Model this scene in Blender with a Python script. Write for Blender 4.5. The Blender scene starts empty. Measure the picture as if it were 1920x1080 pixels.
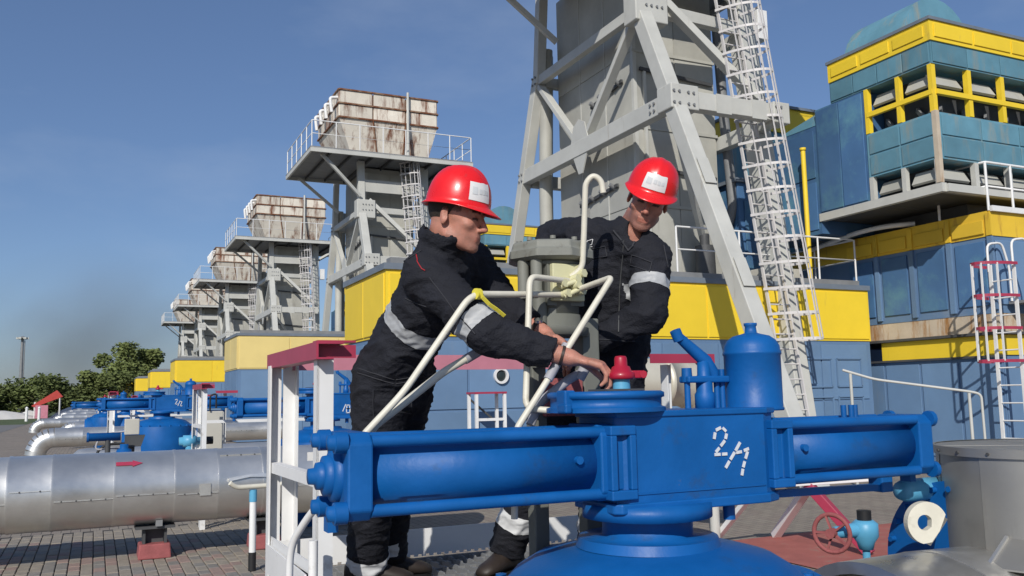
import bpy, bmesh, math, random
import numpy as np
from mathutils import Vector, Matrix, noise as mnoise

random.seed(7)
R = math.radians
scene = bpy.context.scene
col = scene.collection

# ------------------------------------------------------------------ camera
YAW, PITCH, ROLL, EYE = R(25.3), R(6.95), R(1.1), 1.5
cam_d = bpy.data.cameras.new('camera')
cam = bpy.data.objects.new('camera', cam_d)
col.objects.link(cam)
cam_d.sensor_width = 36.0
cam_d.lens = 36.0 * 1650 / 1920
cam_d.clip_start = 0.05
cam_d.clip_end = 5000
fw = Vector((math.sin(YAW) * math.cos(PITCH), math.cos(YAW) * math.cos(PITCH), math.sin(PITCH)))
rt = Vector((math.cos(YAW), -math.sin(YAW), 0))
up = rt.cross(fw)
cr = rt * math.cos(ROLL) - up * math.sin(ROLL)
cu = up * math.cos(ROLL) + rt * math.sin(ROLL)
M = Matrix.Identity(4)
for i in range(3):
    M[i][0], M[i][1], M[i][2] = cr[i], cu[i], -fw[i]
M[2][3] = EYE
cam.matrix_world = M
scene.camera = cam

# ------------------------------------------------------------------ sky and sun
SUN_AZ, SUN_EL = 37.0, 32.0          # light travels towards this azimuth (from +Y towards +X)
world = bpy.data.worlds.new('World')
scene.world = world
world.use_nodes = True
wn, wl = world.node_tree.nodes, world.node_tree.links
wn.clear()
w_out = wn.new('ShaderNodeOutputWorld')
w_bg = wn.new('ShaderNodeBackground')
w_sky = wn.new('ShaderNodeTexSky')
w_sky.sky_type = 'NISHITA'
w_sky.sun_disc = False
w_sky.sun_elevation = R(SUN_EL)
w_sky.sun_rotation = R(SUN_AZ + 180.0)
w_sky.altitude = 100
w_sky.air_density = 1.0
w_sky.dust_density = 0.55
w_sky.ozone_density = 2.6
w_bg.inputs['Strength'].default_value = 0.10
# faint thin clouds, the same all round the sky
w_tc = wn.new('ShaderNodeTexCoord')
w_map = wn.new('ShaderNodeMapping')
w_map.inputs['Scale'].default_value = (1.6, 1.6, 4.0)
w_no = wn.new('ShaderNodeTexNoise')
w_no.inputs['Scale'].default_value = 1.7
w_no.inputs['Detail'].default_value = 6
w_no.inputs['Roughness'].default_value = 0.55
w_rmp = wn.new('ShaderNodeValToRGB')
w_rmp.color_ramp.elements[0].position = 0.50
w_rmp.color_ramp.elements[0].color = (0, 0, 0, 1)
w_rmp.color_ramp.elements[1].position = 0.85
w_rmp.color_ramp.elements[1].color = (0.36, 0.36, 0.36, 1)
w_mix = wn.new('ShaderNodeMixRGB')
w_mix.inputs['Color2'].default_value = (4.4, 5.2, 6.6, 1)
wl.new(w_tc.outputs['Generated'], w_map.inputs['Vector'])
wl.new(w_map.outputs['Vector'], w_no.inputs['Vector'])
wl.new(w_no.outputs['Fac'], w_rmp.inputs['Fac'])
wl.new(w_rmp.outputs['Color'], w_mix.inputs['Fac'])
w_tint = wn.new('ShaderNodeMixRGB')
w_tint.blend_type = 'MULTIPLY'
w_tint.inputs['Fac'].default_value = 1.0
w_tint.inputs['Color2'].default_value = (0.80, 0.86, 0.99, 1)
w_even = wn.new('ShaderNodeMixRGB')          # thin even haze over the whole sky
w_even.inputs['Fac'].default_value = 0.30
w_even.inputs['Color2'].default_value = (1.25, 2.05, 3.9, 1)
wl.new(w_sky.outputs['Color'], w_tint.inputs['Color1'])
wl.new(w_tint.outputs['Color'], w_even.inputs['Color1'])
wl.new(w_even.outputs['Color'], w_mix.inputs['Color1'])
wl.new(w_mix.outputs['Color'], w_bg.inputs['Color'])
wl.new(w_bg.outputs['Background'], w_out.inputs['Surface'])

sun_d = bpy.data.lights.new('sun', 'SUN')
sun_d.energy = 3.9
sun_d.angle = R(0.53)
sun_d.color = (1.0, 0.955, 0.88)
sun = bpy.data.objects.new('sun', sun_d)
col.objects.link(sun)
ld = Vector((math.sin(R(SUN_AZ)) * math.cos(R(SUN_EL)), math.cos(R(SUN_AZ)) * math.cos(R(SUN_EL)), -math.sin(R(SUN_EL))))
sun.rotation_euler = ld.to_track_quat('-Z', 'Y').to_euler()
sun.location = (-20, -25, 40)

vs = scene.view_settings
vs.view_transform = 'Standard'
vs.look = 'None'
vs.exposure = 0.0
vs.gamma = 1.0
vs.use_curve_mapping = False

# ------------------------------------------------------------------ materials
MATS = {}


def mat(name, color, rough=0.6, metal=0.0, var=0.12, scale=3.0, bump=0.0, bscale=40.0, coat=0.0,
        stain=None, stain_pos=0.6, stain_w=0.12, stain_scale=2.0, streak=False, spec=0.5, color2=None, rvar=0.0, chip=None, orand=0.0):
    m = bpy.data.materials.new(name)
    m.use_nodes = True
    n, l = m.node_tree.nodes, m.node_tree.links
    b = n['Principled BSDF']
    b.inputs['Roughness'].default_value = rough
    b.inputs['Metallic'].default_value = metal
    b.inputs['Specular IOR Level'].default_value = spec
    if coat:
        b.inputs['Coat Weight'].default_value = coat
        b.inputs['Coat Roughness'].default_value = 0.15
    tc = n.new('ShaderNodeTexCoord')
    oi = n.new('ShaderNodeObjectInfo')
    add = n.new('ShaderNodeVectorMath')
    add.operation = 'MULTIPLY_ADD'
    comb = n.new('ShaderNodeCombineXYZ')
    for k in range(3):
        l.new(oi.outputs['Random'], comb.inputs[k])
    add.inputs[1].default_value = (37.0, 53.0, 29.0)
    l.new(comb.outputs[0], add.inputs[0])
    l.new(tc.outputs['Object'], add.inputs[2])
    vec = add.outputs[0]
    no = n.new('ShaderNodeTexNoise')
    no.inputs['Scale'].default_value = scale
    no.inputs['Detail'].default_value = 7
    no.inputs['Roughness'].default_value = 0.62
    l.new(vec, no.inputs['Vector'])
    mx = n.new('ShaderNodeMixRGB')
    c = Vector(color)
    c2 = Vector(color2) if color2 else c
    mx.inputs['Color1'].default_value = (*(c * (1 - var)), 1)
    mx.inputs['Color2'].default_value = (*(c2 * (1 + var)), 1)
    cr_ = n.new('ShaderNodeMapRange')
    cr_.inputs['From Min'].default_value = 0.3
    cr_.inputs['From Max'].default_value = 0.7
    l.new(no.outputs['Fac'], cr_.inputs['Value'])
    l.new(cr_.outputs[0], mx.inputs['Fac'])
    out = mx.outputs[0]
    if stain:
        sn = n.new('ShaderNodeTexNoise')
        sn.inputs['Scale'].default_value = stain_scale
        sn.inputs['Detail'].default_value = 9
        sn.inputs['Roughness'].default_value = 0.7
        mp = n.new('ShaderNodeMapping')
        if streak:
            mp.inputs['Scale'].default_value = (2.2, 2.2, 0.35)
        l.new(vec, mp.inputs['Vector'])
        l.new(mp.outputs[0], sn.inputs['Vector'])
        rp = n.new('ShaderNodeMapRange')
        rp.inputs['From Min'].default_value = stain_pos
        rp.inputs['From Max'].default_value = stain_pos + stain_w
        l.new(sn.outputs['Fac'], rp.inputs['Value'])
        m2 = n.new('ShaderNodeMixRGB')
        m2.inputs['Color2'].default_value = (*stain, 1)
        l.new(rp.outputs[0], m2.inputs['Fac'])
        l.new(out, m2.inputs['Color1'])
        out = m2.outputs[0]
    if orand:
        orr = n.new('ShaderNodeMapRange')
        orr.inputs['To Min'].default_value = 1 - orand
        orr.inputs['To Max'].default_value = 1 + orand
        l.new(oi.outputs['Random'], orr.inputs['Value'])
        osc = n.new('ShaderNodeVectorMath')
        osc.operation = 'SCALE'
        l.new(out, osc.inputs[0])
        l.new(orr.outputs[0], osc.inputs['Scale'])
        out = osc.outputs[0]
    if chip:
        cn = n.new('ShaderNodeTexNoise')
        cn.inputs['Scale'].default_value = chip[2]
        cn.inputs['Detail'].default_value = 5
        cn.inputs['Roughness'].default_value = 0.65
        l.new(vec, cn.inputs['Vector'])
        cp = n.new('ShaderNodeMapRange')
        cp.inputs['From Min'].default_value = chip[1]
        cp.inputs['From Max'].default_value = chip[1] + 0.03
        cp.inputs['To Max'].default_value = 0.85
        l.new(cn.outputs['Fac'], cp.inputs['Value'])
        m3 = n.new('ShaderNodeMixRGB')
        m3.inputs['Color2'].default_value = (*chip[0], 1)
        l.new(cp.outputs[0], m3.inputs['Fac'])
        l.new(out, m3.inputs['Color1'])
        out = m3.outputs[0]
    l.new(out, b.inputs['Base Color'])
    if rvar:
        rr = n.new('ShaderNodeMapRange')
        rr.inputs['To Min'].default_value = max(0.05, rough - rvar)
        rr.inputs['To Max'].default_value = min(1, rough + rvar)
        rr.inputs['From Min'].default_value = 0.3
        rr.inputs['From Max'].default_value = 0.7
        l.new(no.outputs['Fac'], rr.inputs['Value'])
        l.new(rr.outputs[0], b.inputs['Roughness'])
    if bump:
        bn = n.new('ShaderNodeTexNoise')
        bn.inputs['Scale'].default_value = bscale
        bn.inputs['Detail'].default_value = 4
        l.new(vec, bn.inputs['Vector'])
        bp = n.new('ShaderNodeBump')
        bp.inputs['Strength'].default_value = bump
        bp.inputs['Distance'].default_value = 0.02
        l.new(bn.outputs['Fac'], bp.inputs['Height'])
        l.new(bp.outputs[0], b.inputs['Normal'])
    MATS[name] = m
    return m


RUST = (0.16, 0.055, 0.022)
mat('paint_grey', (0.50, 0.50, 0.465), 0.55, var=0.10, scale=1.5, stain=(0.27, 0.22, 0.16), stain_pos=0.62, stain_w=0.22, stain_scale=2.6, streak=True)
mat('ladder_grey', (0.58, 0.56, 0.55), 0.5, var=0.1, scale=3, chip=((0.24, 0.15, 0.10), 0.70, 9))
mat('duct_grey', (0.40, 0.395, 0.355), 0.6, var=0.15, scale=1.0, stain=(0.22, 0.20, 0.17), stain_pos=0.6, stain_w=0.2, stain_scale=1.1, streak=True, orand=0.09)
mat('dark_steel', (0.06, 0.062, 0.065), 0.6, var=0.2)
mat('mid_steel', (0.20, 0.205, 0.21), 0.55, var=0.15)
mat('hopper_cream', (0.66, 0.61, 0.52), 0.7, var=0.08, stain=RUST, stain_pos=0.49, stain_w=0.14, stain_scale=1.1, streak=True, orand=0.14)
mat('hopper_trim', (0.26, 0.17, 0.11), 0.75, var=0.2, stain=RUST, stain_pos=0.42, stain_w=0.12, stain_scale=2.2)
mat('wall_blue', (0.115, 0.20, 0.335), 0.65, var=0.10, scale=0.9, stain=(0.22, 0.27, 0.34), stain_pos=0.58, stain_w=0.25, stain_scale=0.8)
mat('wall_blue_panel', (0.125, 0.215, 0.35), 0.62, var=0.09, scale=1.2, stain=(0.20, 0.23, 0.27), stain_pos=0.60, stain_w=0.2, stain_scale=1.0, streak=True, orand=0.1)
mat('deep_blue', (0.055, 0.135, 0.275), 0.6, var=0.15, scale=1.0, stain=(0.10, 0.24, 0.31), stain_pos=0.50, stain_w=0.2, stain_scale=0.9, orand=0.22)
mat('teal', (0.105, 0.245, 0.32), 0.65, var=0.16, scale=1.6, stain=(0.26, 0.26, 0.21), stain_pos=0.53, stain_w=0.2, stain_scale=1.4, streak=True, orand=0.2)
mat('yellow', (0.80, 0.57, 0.03), 0.55, var=0.06, scale=1.0, stain=(0.50, 0.36, 0.07), stain_pos=0.60, stain_w=0.2, stain_scale=2.0, streak=True, orand=0.05)
mat('yellow_rust', (0.70, 0.46, 0.035), 0.6, var=0.08, scale=1.4, stain=(0.30, 0.13, 0.03), stain_pos=0.58, stain_w=0.15, stain_scale=1.3, streak=True, orand=0.12)
mat('yellow_cream', (0.72, 0.57, 0.22), 0.6, var=0.07, scale=0.8)
mat('rust_cream', (0.52, 0.44, 0.34), 0.7, var=0.12, stain=(0.33, 0.16, 0.05), stain_pos=0.5, stain_w=0.15, stain_scale=2.4, streak=True)
mat('roof_grey', (0.15, 0.18, 0.22), 0.6, var=0.12)
mat('white_paint', (0.74, 0.74, 0.73), 0.48, var=0.06, scale=4, chip=((0.22, 0.13, 0.08), 0.74, 11), stain=(0.50, 0.47, 0.42), stain_pos=0.60, stain_w=0.12, stain_scale=6)
mat('pale_pink_paint', (0.62, 0.42, 0.42), 0.5, var=0.1, scale=4)
mat('red_trim', (0.36, 0.035, 0.075), 0.45, var=0.12, scale=4)
mat('pink_trim', (0.52, 0.20, 0.26), 0.55, var=0.12, scale=4)
mat('actuator_blue', (0.003, 0.095, 0.325), 0.48, var=0.14, scale=4, bump=0.05, bscale=60, coat=0.0, rvar=0.10, spec=0.35, stain=(0.022, 0.065, 0.16), stain_pos=0.585, stain_w=0.2, stain_scale=6, chip=((0.10, 0.11, 0.13), 0.735, 16))
mat('light_blue', (0.10, 0.36, 0.56), 0.45, var=0.1, scale=6)
mat('knob_red', (0.36, 0.008, 0.03), 0.42, var=0.1, scale=8, coat=0.2)
mat('tube_cream', (0.64, 0.61, 0.51), 0.46, var=0.09, scale=9, chip=((0.30, 0.27, 0.22), 0.72, 22), stain=(0.45, 0.41, 0.32), stain_pos=0.6, stain_scale=8)
mat('panel_cream', (0.60, 0.58, 0.36), 0.5, var=0.08, scale=9)
mat('hose_grey', (0.34, 0.34, 0.37), 0.6, var=0.1, scale=9)
mat('olive_grey', (0.155, 0.16, 0.14), 0.55, var=0.12, scale=7, stain=(0.25, 0.24, 0.20), stain_pos=0.6, stain_scale=9)
mat('olive_top', (0.205, 0.21, 0.185), 0.6, var=0.12, scale=9, stain=(0.12, 0.11, 0.09), stain_pos=0.6, stain_scale=12)
mat('pipe_silver', (0.70, 0.695, 0.67), 0.37, metal=0.82, var=0.10, scale=2.0, bump=0.05, bscale=5, rvar=0.09, orand=0.07)
mat('pipe_dull', (0.47, 0.47, 0.45), 0.5, metal=0.55, var=0.12, scale=2.5, bump=0.05, bscale=9, rvar=0.1)
mat('pipe_cream', (0.60, 0.56, 0.46), 0.5, metal=0.3, var=0.08, scale=3)
mat('crumpled_sheet', (0.56, 0.55, 0.52), 0.36, metal=0.8, var=0.14, scale=4, bump=0.35, bscale=7, rvar=0.12)
mat('drum_grey', (0.36, 0.35, 0.325), 0.45, metal=0.6, var=0.10, scale=3, stain=(0.25, 0.23, 0.20), stain_pos=0.6, stain_w=0.2, stain_scale=3, streak=True, orand=0.08)
mat('block_red', (0.30, 0.085, 0.085), 0.8, var=0.18, scale=9, bump=0.2, bscale=60)
mat('ground', (0.20, 0.17, 0.135), 0.95, var=0.18, scale=0.6, bump=0.3, bscale=30, stain=(0.26, 0.23, 0.19), stain_pos=0.5, stain_w=0.3, stain_scale=2.2)
mat('joint_dark', (0.055, 0.05, 0.045), 0.95, var=0.2, scale=8)
mat('brick_paver', (0.27, 0.235, 0.19), 0.9, var=0.14, scale=9, bump=0.25, bscale=90, stain=(0.20, 0.18, 0.16), stain_pos=0.62, stain_scale=7)
mat('brick_paver_grey', (0.21, 0.195, 0.175), 0.9, var=0.16, scale=9, bump=0.25, bscale=90, stain=(0.12, 0.11, 0.10), stain_pos=0.6, stain_scale=7)
mat('brick_paver_pink', (0.28, 0.20, 0.17), 0.9, var=0.14, scale=9, bump=0.25, bscale=90)
mat('red_ground', (0.36, 0.11, 0.09), 0.9, var=0.15, scale=5, stain=(0.27, 0.18, 0.14), stain_pos=0.58, stain_scale=5)
mat('lawn', (0.07, 0.095, 0.03), 0.95, var=0.3, scale=1.2)
mat('road_grey', (0.17, 0.165, 0.16), 0.9, var=0.1, scale=1.2)
mat('leaf_green', (0.145, 0.175, 0.06), 0.75, var=0.35, scale=0.35, spec=0.2)
mat('leaf_dark', (0.105, 0.13, 0.045), 0.75, var=0.35, scale=0.35, spec=0.2)
mat('bark', (0.09, 0.065, 0.045), 0.9, var=0.2)
mat('coverall_seam', (0.028, 0.029, 0.036), 0.8)
mat('coverall', (0.0135, 0.0145, 0.0205), 0.82, var=0.18, scale=14, bump=0.35, bscale=160, spec=0.3)
mat('reflective', (0.36, 0.37, 0.38), 0.5, var=0.06, scale=30, spec=0.5)
mat('reflective_bright', (0.66, 0.67, 0.68), 0.5, var=0.05, scale=30)
mat('piping_red', (0.35, 0.012, 0.02), 0.6)
mat('helmet_red', (0.74, 0.012, 0.014), 0.32, var=0.06, scale=14, coat=0.22, rvar=0.1, bump=0.03, bscale=30, stain=(0.45, 0.03, 0.03), stain_pos=0.62, stain_w=0.15, stain_scale=22)
mat('helmet_strap', (0.03, 0.03, 0.03), 0.7)
mat('stencil_white', (0.62, 0.64, 0.66), 0.65, var=0.12, scale=60, stain=(0.10, 0.20, 0.42), stain_pos=0.66, stain_w=0.08, stain_scale=70)
mat('sticker', (0.70, 0.70, 0.69), 0.5, var=0.03)
mat('sticker_ink', (0.58, 0.60, 0.61), 0.6, var=0.05)
mat('hair', (0.030, 0.020, 0.014), 0.75, var=0.3, scale=60, bump=0.3, bscale=300)
mat('boot', (0.03, 0.022, 0.018), 0.55, var=0.2, scale=20)
mat('leather', (0.035, 0.022, 0.016), 0.5)
mat('chrome', (0.6, 0.6, 0.6), 0.25, metal=1.0, var=0.02)
mat('ribbon_yellow', (0.72, 0.62, 0.06), 0.6)
mat('black_rubber', (0.012, 0.012, 0.013), 0.6)
mat('tent_red', (0.45, 0.05, 0.04), 0.7)
mat('heap_white', (0.62, 0.60, 0.56), 0.9, var=0.12, scale=0.7)
mat('box_beige', (0.50, 0.48, 0.42), 0.5, var=0.06)
mat('porthole_dark', (0.02, 0.03, 0.03), 0.4)


def skin_material():
    m = mat('skin', (0.44, 0.215, 0.155), 0.5, var=0.17, scale=28, color2=(0.46, 0.20, 0.145), bump=0.16, bscale=240, spec=0.4)
    n, l = m.node_tree.nodes, m.node_tree.links
    b = n['Principled BSDF']
    src = b.inputs['Base Color'].links[0].from_socket
    at = n.new('ShaderNodeAttribute')
    at.attribute_name = 'tone'
    mu = n.new('ShaderNodeMixRGB')
    mu.blend_type = 'MULTIPLY'
    mu.inputs['Fac'].default_value = 1
    l.new(src, mu.inputs['Color1'])
    l.new(at.outputs['Color'], mu.inputs['Color2'])
    l.new(mu.outputs[0], b.inputs['Base Color'])
    b.inputs['Subsurface Weight'].default_value = 0.12
    b.inputs['Subsurface Radius'].default_value = (0.012, 0.005, 0.003)
    b.inputs['Subsurface Scale'].default_value = 0.5


skin_material()


def paving_material():
    m = bpy.data.materials.new('paving_far')
    m.use_nodes = True
    n, l = m.node_tree.nodes, m.node_tree.links
    b = n['Principled BSDF']
    b.inputs['Roughness'].default_value = 0.92
    tc = n.new('ShaderNodeTexCoord')
    br = n.new('ShaderNodeTexBrick')
    br.inputs['Scale'].default_value = 1.0
    br.inputs['Brick Width'].default_value = 0.205
    br.inputs['Row Height'].default_value = 0.105
    br.inputs['Mortar Size'].default_value = 0.004
    br.inputs['Color1'].default_value = (0.27, 0.235, 0.19, 1)
    br.inputs['Color2'].default_value = (0.23, 0.19, 0.16, 1)
    br.inputs['Mortar'].default_value = (0.07, 0.06, 0.055, 1)
    mp = n.new('ShaderNodeMapping')
    mp.inputs['Rotation'].default_value = (0, 0, R(90))
    l.new(tc.outputs['Object'], mp.inputs['Vector'])
    l.new(mp.outputs[0], br.inputs['Vector'])
    no = n.new('ShaderNodeTexNoise')
    no.inputs['Scale'].default_value = 0.9
    no.inputs['Detail'].default_value = 8
    l.new(tc.outputs['Object'], no.inputs['Vector'])
    mx = n.new('ShaderNodeMixRGB')
    mx.blend_type = 'MULTIPLY'
    mx.inputs['Fac'].default_value = 0.5
    l.new(br.outputs['Color'], mx.inputs['Color1'])
    l.new(no.outputs['Color'], mx.inputs['Color2'])
    l.new(br.outputs['Color'], mx.inputs['Color1'])
    rmp = n.new('ShaderNodeMapRange')
    rmp.inputs['To Min'].default_value = 0.75
    rmp.inputs['To Max'].default_value = 1.25
    l.new(no.outputs['Fac'], rmp.inputs['Value'])
    mul = n.new('ShaderNodeVectorMath')
    mul.operation = 'SCALE'
    l.new(br.outputs['Color'], mul.inputs[0])
    l.new(rmp.outputs[0], mul.inputs['Scale'])
    l.new(mul.outputs[0], b.inputs['Base Color'])
    MATS['paving_far'] = m


paving_material()

# ------------------------------------------------------------------ mesh helpers
Z = Vector((0, 0, 1))


def V(*a):
    return Vector(a[0] if len(a) == 1 else a)


def frame(d, upv=Z):
    d = Vector(d).normalized()
    if abs(d.dot(upv)) > 0.98:
        upv = Vector((0, 1, 0)) if abs(d.y) < 0.9 else Vector((1, 0, 0))
    s = d.cross(upv).normalized()
    u = s.cross(d).normalized()
    return d, s, u


def fillet(pts, rad, n=5):
    pts = [Vector(p) for p in pts]
    out = [pts[0]]
    for i in range(1, len(pts) - 1):
        a, b, c = pts[i - 1], pts[i], pts[i + 1]
        r1 = min(rad, (b - a).length * 0.48, (c - b).length * 0.48)
        p0 = b + (a - b).normalized() * r1
        p1 = b + (c - b).normalized() * r1
        for k in range(n + 1):
            t = k / n
            out.append(p0 * (1 - t) ** 2 + b * 2 * t * (1 - t) + p1 * t * t)
    out.append(pts[-1])
    return out


class MB:
    def __init__(s):
        s.v, s.f, s.sm = [], [], []

    def add(s, vs_, fs_, smooth=False):
        o = len(s.v)
        s.v += [Vector(p) for p in vs_]
        for f in fs_:
            s.f.append([i + o for i in f])
            s.sm.append(smooth)
        return s

    def box(s, lo, hi):
        x0, y0, z0 = lo
        x1, y1, z1 = hi
        vv = [(x0, y0, z0), (x1, y0, z0), (x1, y1, z0), (x0, y1, z0), (x0, y0, z1), (x1, y0, z1), (x1, y1, z1), (x0, y1, z1)]
        return s.add(vv, [(0, 3, 2, 1), (4, 5, 6, 7), (0, 1, 5, 4), (1, 2, 6, 5), (2, 3, 7, 6), (3, 0, 4, 7)])

    def hexa(s, bottom, top):
        return s.add(list(bottom) + list(top), [(0, 3, 2, 1), (4, 5, 6, 7), (0, 1, 5, 4), (1, 2, 6, 5), (2, 3, 7, 6), (3, 0, 4, 7)])

    def bar(s, a, b, w, h, upv=Z):
        a, b = Vector(a), Vector(b)
        d, sd, u = frame(b - a, Vector(upv))
        q = [sd * -w / 2 + u * -h / 2, sd * w / 2 + u * -h / 2, sd * w / 2 + u * h / 2, sd * -w / 2 + u * h / 2]
        return s.add([a + k for k in q] + [b + k for k in q], [(0, 1, 2, 3), (7, 6, 5, 4), (0, 4, 5, 1), (1, 5, 6, 2), (2, 6, 7, 3), (3, 7, 4, 0)])

    def angle(s, a, b, w, t, upv=Z, flip=1):
        """an angle iron: two thin legs meeting at a corner"""
        a, b = Vector(a), Vector(b)
        d, sd, u = frame(b - a, Vector(upv))
        s.bar(a + sd * flip * (w / 2), b + sd * flip * (w / 2), w, t, upv)
        s.bar(a + u * (w / 2 + t / 2), b + u * (w / 2 + t / 2), t, w, upv)
        return s

    def cyl(s, a, b, r0, r1=None, n=20, cap=True):
        r1 = r0 if r1 is None else r1
        a, b = Vector(a), Vector(b)
        d, sd, u = frame(b - a)
        ra, rb = [], []
        for i in range(n):
            t = 2 * math.pi * i / n
            k = sd * math.cos(t) + u * math.sin(t)
            ra.append(a + k * r0)
            rb.append(b + k * r1)
        s.add(ra + rb, [(i, (i + 1) % n, n + (i + 1) % n, n + i) for i in range(n)], True)
        if cap:
            if r0 > 1e-4:
                s.add(ra, [tuple(range(n - 1, -1, -1))])
            if r1 > 1e-4:
                s.add(rb, [tuple(range(n))])
        return s

    def tube(s, pts, r, n=8, cap=True):
        pts = [Vector(p) for p in pts]
        d0 = (pts[1] - pts[0]).normalized()
        _, sd, u = frame(d0)
        rings, nm = [], sd
        for i, p in enumerate(pts):
            if i == 0:
                t = pts[1] - pts[0]
            elif i == len(pts) - 1:
                t = pts[-1] - pts[-2]
            else:
                t = (pts[i] - pts[i - 1]).normalized() + (pts[i + 1] - pts[i]).normalized()
            t.normalize()
            nm = (nm - t * nm.dot(t)).normalized()
            bn = t.cross(nm)
            rr = r[i] if isinstance(r, (list, tuple)) else r
            rings.append([p + (nm * math.cos(2 * math.pi * k / n) + bn * math.sin(2 * math.pi * k / n)) * rr for k in range(n)])
        vv = [q for g in rings for q in g]
        ff = []
        for i in range(len(rings) - 1):
            for k in range(n):
                ff.append((i * n + k, i * n + (k + 1) % n, (i + 1) * n + (k + 1) % n, (i + 1) * n + k))
        s.add(vv, ff, True)
        if cap:
            s.add(rings[0], [tuple(range(n - 1, -1, -1))])
            s.add(rings[-1], [tuple(range(n))])
        return s

    def lathe(s, o, d, prof, n=32, arc=(0, 2 * math.pi), smooth=True):
        """prof: list of (distance along d, radius); sharp where a point is doubled"""
        o = Vector(o)
        d, sd, u = frame(d)
        full = abs(arc[1] - arc[0] - 2 * math.pi) < 1e-6
        m = n if full else n + 1
        segs, cur = [], [prof[0]]
        for p in prof[1:]:
            if p == cur[-1]:
                segs.append(cur)
                cur = [p]
            else:
                cur.append(p)
        segs.append(cur)
        for sg in segs:
            vv = []
            for t, r in sg:
                for k in range(m):
                    a = arc[0] + (arc[1] - arc[0]) * k / n
                    vv.append(o + d * t + (sd * math.cos(a) + u * math.sin(a)) * r)
            ff = []
            for i in range(len(sg) - 1):
                for k in range(n):
                    k2 = (k + 1) % m
                    ff.append((i * m + k, i * m + k2, (i + 1) * m + k2, (i + 1) * m + k))
            s.add(vv, ff, smooth)
        return s

    def prism(s, poly, o, ex, ey, depth):
        """2D polygon in the plane o + x*ex + y*ey, pushed along the vector depth"""
        o, ex, ey, depth = map(Vector, (o, ex, ey, depth))
        a = [o + ex * x + ey * y for x, y in poly]
        b = [p + depth for p in a]
        n = len(poly)
        return s.add(a + b, [tuple(range(n - 1, -1, -1)), tuple(range(n, 2 * n))] + [(i, (i + 1) % n, n + (i + 1) % n, n + i) for i in range(n)])

    def mesh(s, name, material, off=(0, 0, 0)):
        off = Vector(off)
        me = bpy.data.meshes.new(name)
        me.from_pydata([tuple(p - off) for p in s.v], [], s.f)
        me.polygons.foreach_set('use_smooth', s.sm)
        bm = bmesh.new()
        bm.from_mesh(me)
        bmesh.ops.recalc_face_normals(bm, faces=bm.faces)
        bm.to_mesh(me)
        bm.free()
        me.materials.append(MATS[material] if isinstance(material, str) else material)
        return me

    def build(s, name, material, parent=None, off=None, bevel=0.0, bseg=2):
        if off is None:
            off = parent_base(parent)
        o = bpy.data.objects.new(name, s.mesh(name, material, off))
        col.objects.link(o)
        if parent is not None:
            o.parent = parent
        else:
            o.location = off
        if bevel:
            bv = o.modifiers.new('bevel', 'BEVEL')
            bv.width = bevel
            bv.segments = bseg
            bv.limit_method = 'ANGLE'
            bv.angle_limit = R(35)
        return o


BASE = {}


def parent_base(p):
    while p is not None:
        if p.name in BASE:
            return BASE[p.name]
        p = p.parent
    return Vector((0, 0, 0))


def tag(o, label=None, cat=None, group=None, kind=None):
    if label:
        o['label'] = label
    if cat:
        o['category'] = cat
    if group:
        o['group'] = group
    if kind:
        o['kind'] = kind
    return o


def thing(name, loc, label=None, cat=None, group=None):
    o = bpy.data.objects.new(name, None)
    col.objects.link(o)
    o.location = loc
    o.empty_display_size = 0.2
    BASE[o.name] = Vector(loc)
    return tag(o, label, cat, group)


def inst(name, me, parent, loc=(0, 0, 0), rot=None, scale=None):
    o = bpy.data.objects.new(name, me)
    col.objects.link(o)
    o.parent = parent
    o.location = loc
    if rot is not None:
        o.rotation_euler = rot
    if scale is not None:
        o.scale = scale
    return o


CH = {}


def copy_tree(o, parent=None):
    c = o.copy()
    col.objects.link(c)
    c.parent = parent
    if o.name in BASE:
        BASE[c.name] = BASE[o.name]
    for ch in o.children:
        copy_tree(ch, c)
    return c


def one(fn, name, material, parent=None, off=None, bevel=0.0):
    m = MB()
    fn(m)
    return m.build(name, material, parent, off, bevel)


def box(lo, hi, name, material, parent=None, bevel=0.0, off=None):
    return MB().box(lo, hi).build(name, material, parent, off, bevel)


def bar(a, b, w, h, name, material, parent=None, bevel=0.0, upv=Z):
    return MB().bar(a, b, w, h, upv).build(name, material, parent, None, bevel)


def lerp(a, b, t):
    return Vector(a) + (Vector(b) - Vector(a)) * t
# ------------------------------------------------------------------ the ground
def sheet(name, x0, y0, x1, y1, z, material, nx=1):
    m = MB()
    m.add([(x0, y0, z), (x1, y0, z), (x1, y1, z), (x0, y1, z)], [(0, 1, 2, 3)])
    return tag(m.build(name, material, None, Vector((0, 0, 0))), kind='structure')


sheet('ground', -1500, -300, 1500, 2500, -0.050, 'ground')
paving = sheet('paving', -7.0, -2.0, 14.0, 140.0, -0.022, 'paving_far')
sheet('lawn', -140.0, 78.0, -4.7, 200.0, -0.012, 'lawn')
sheet('road', -40.0, 56.0, -4.7, 78.0, -0.014, 'road_grey')
sheet('painted_ground', 5.6, 5.3, 10.4, 7.4, -0.012, 'red_ground')

# individual paving bricks, long side along Y, in the part of the yard the camera sees close by
PX0, PX1, PY0, PY1 = -1.75, 3.1, 7.3, 11.9
bw, bl, gap = 0.105, 0.205, 0.007
sheet('paving_bed', PX0 - 0.02, PY0 - 0.02, PX1 + 0.02, PY1 + 0.02, -0.0165, 'joint_dark')


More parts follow.
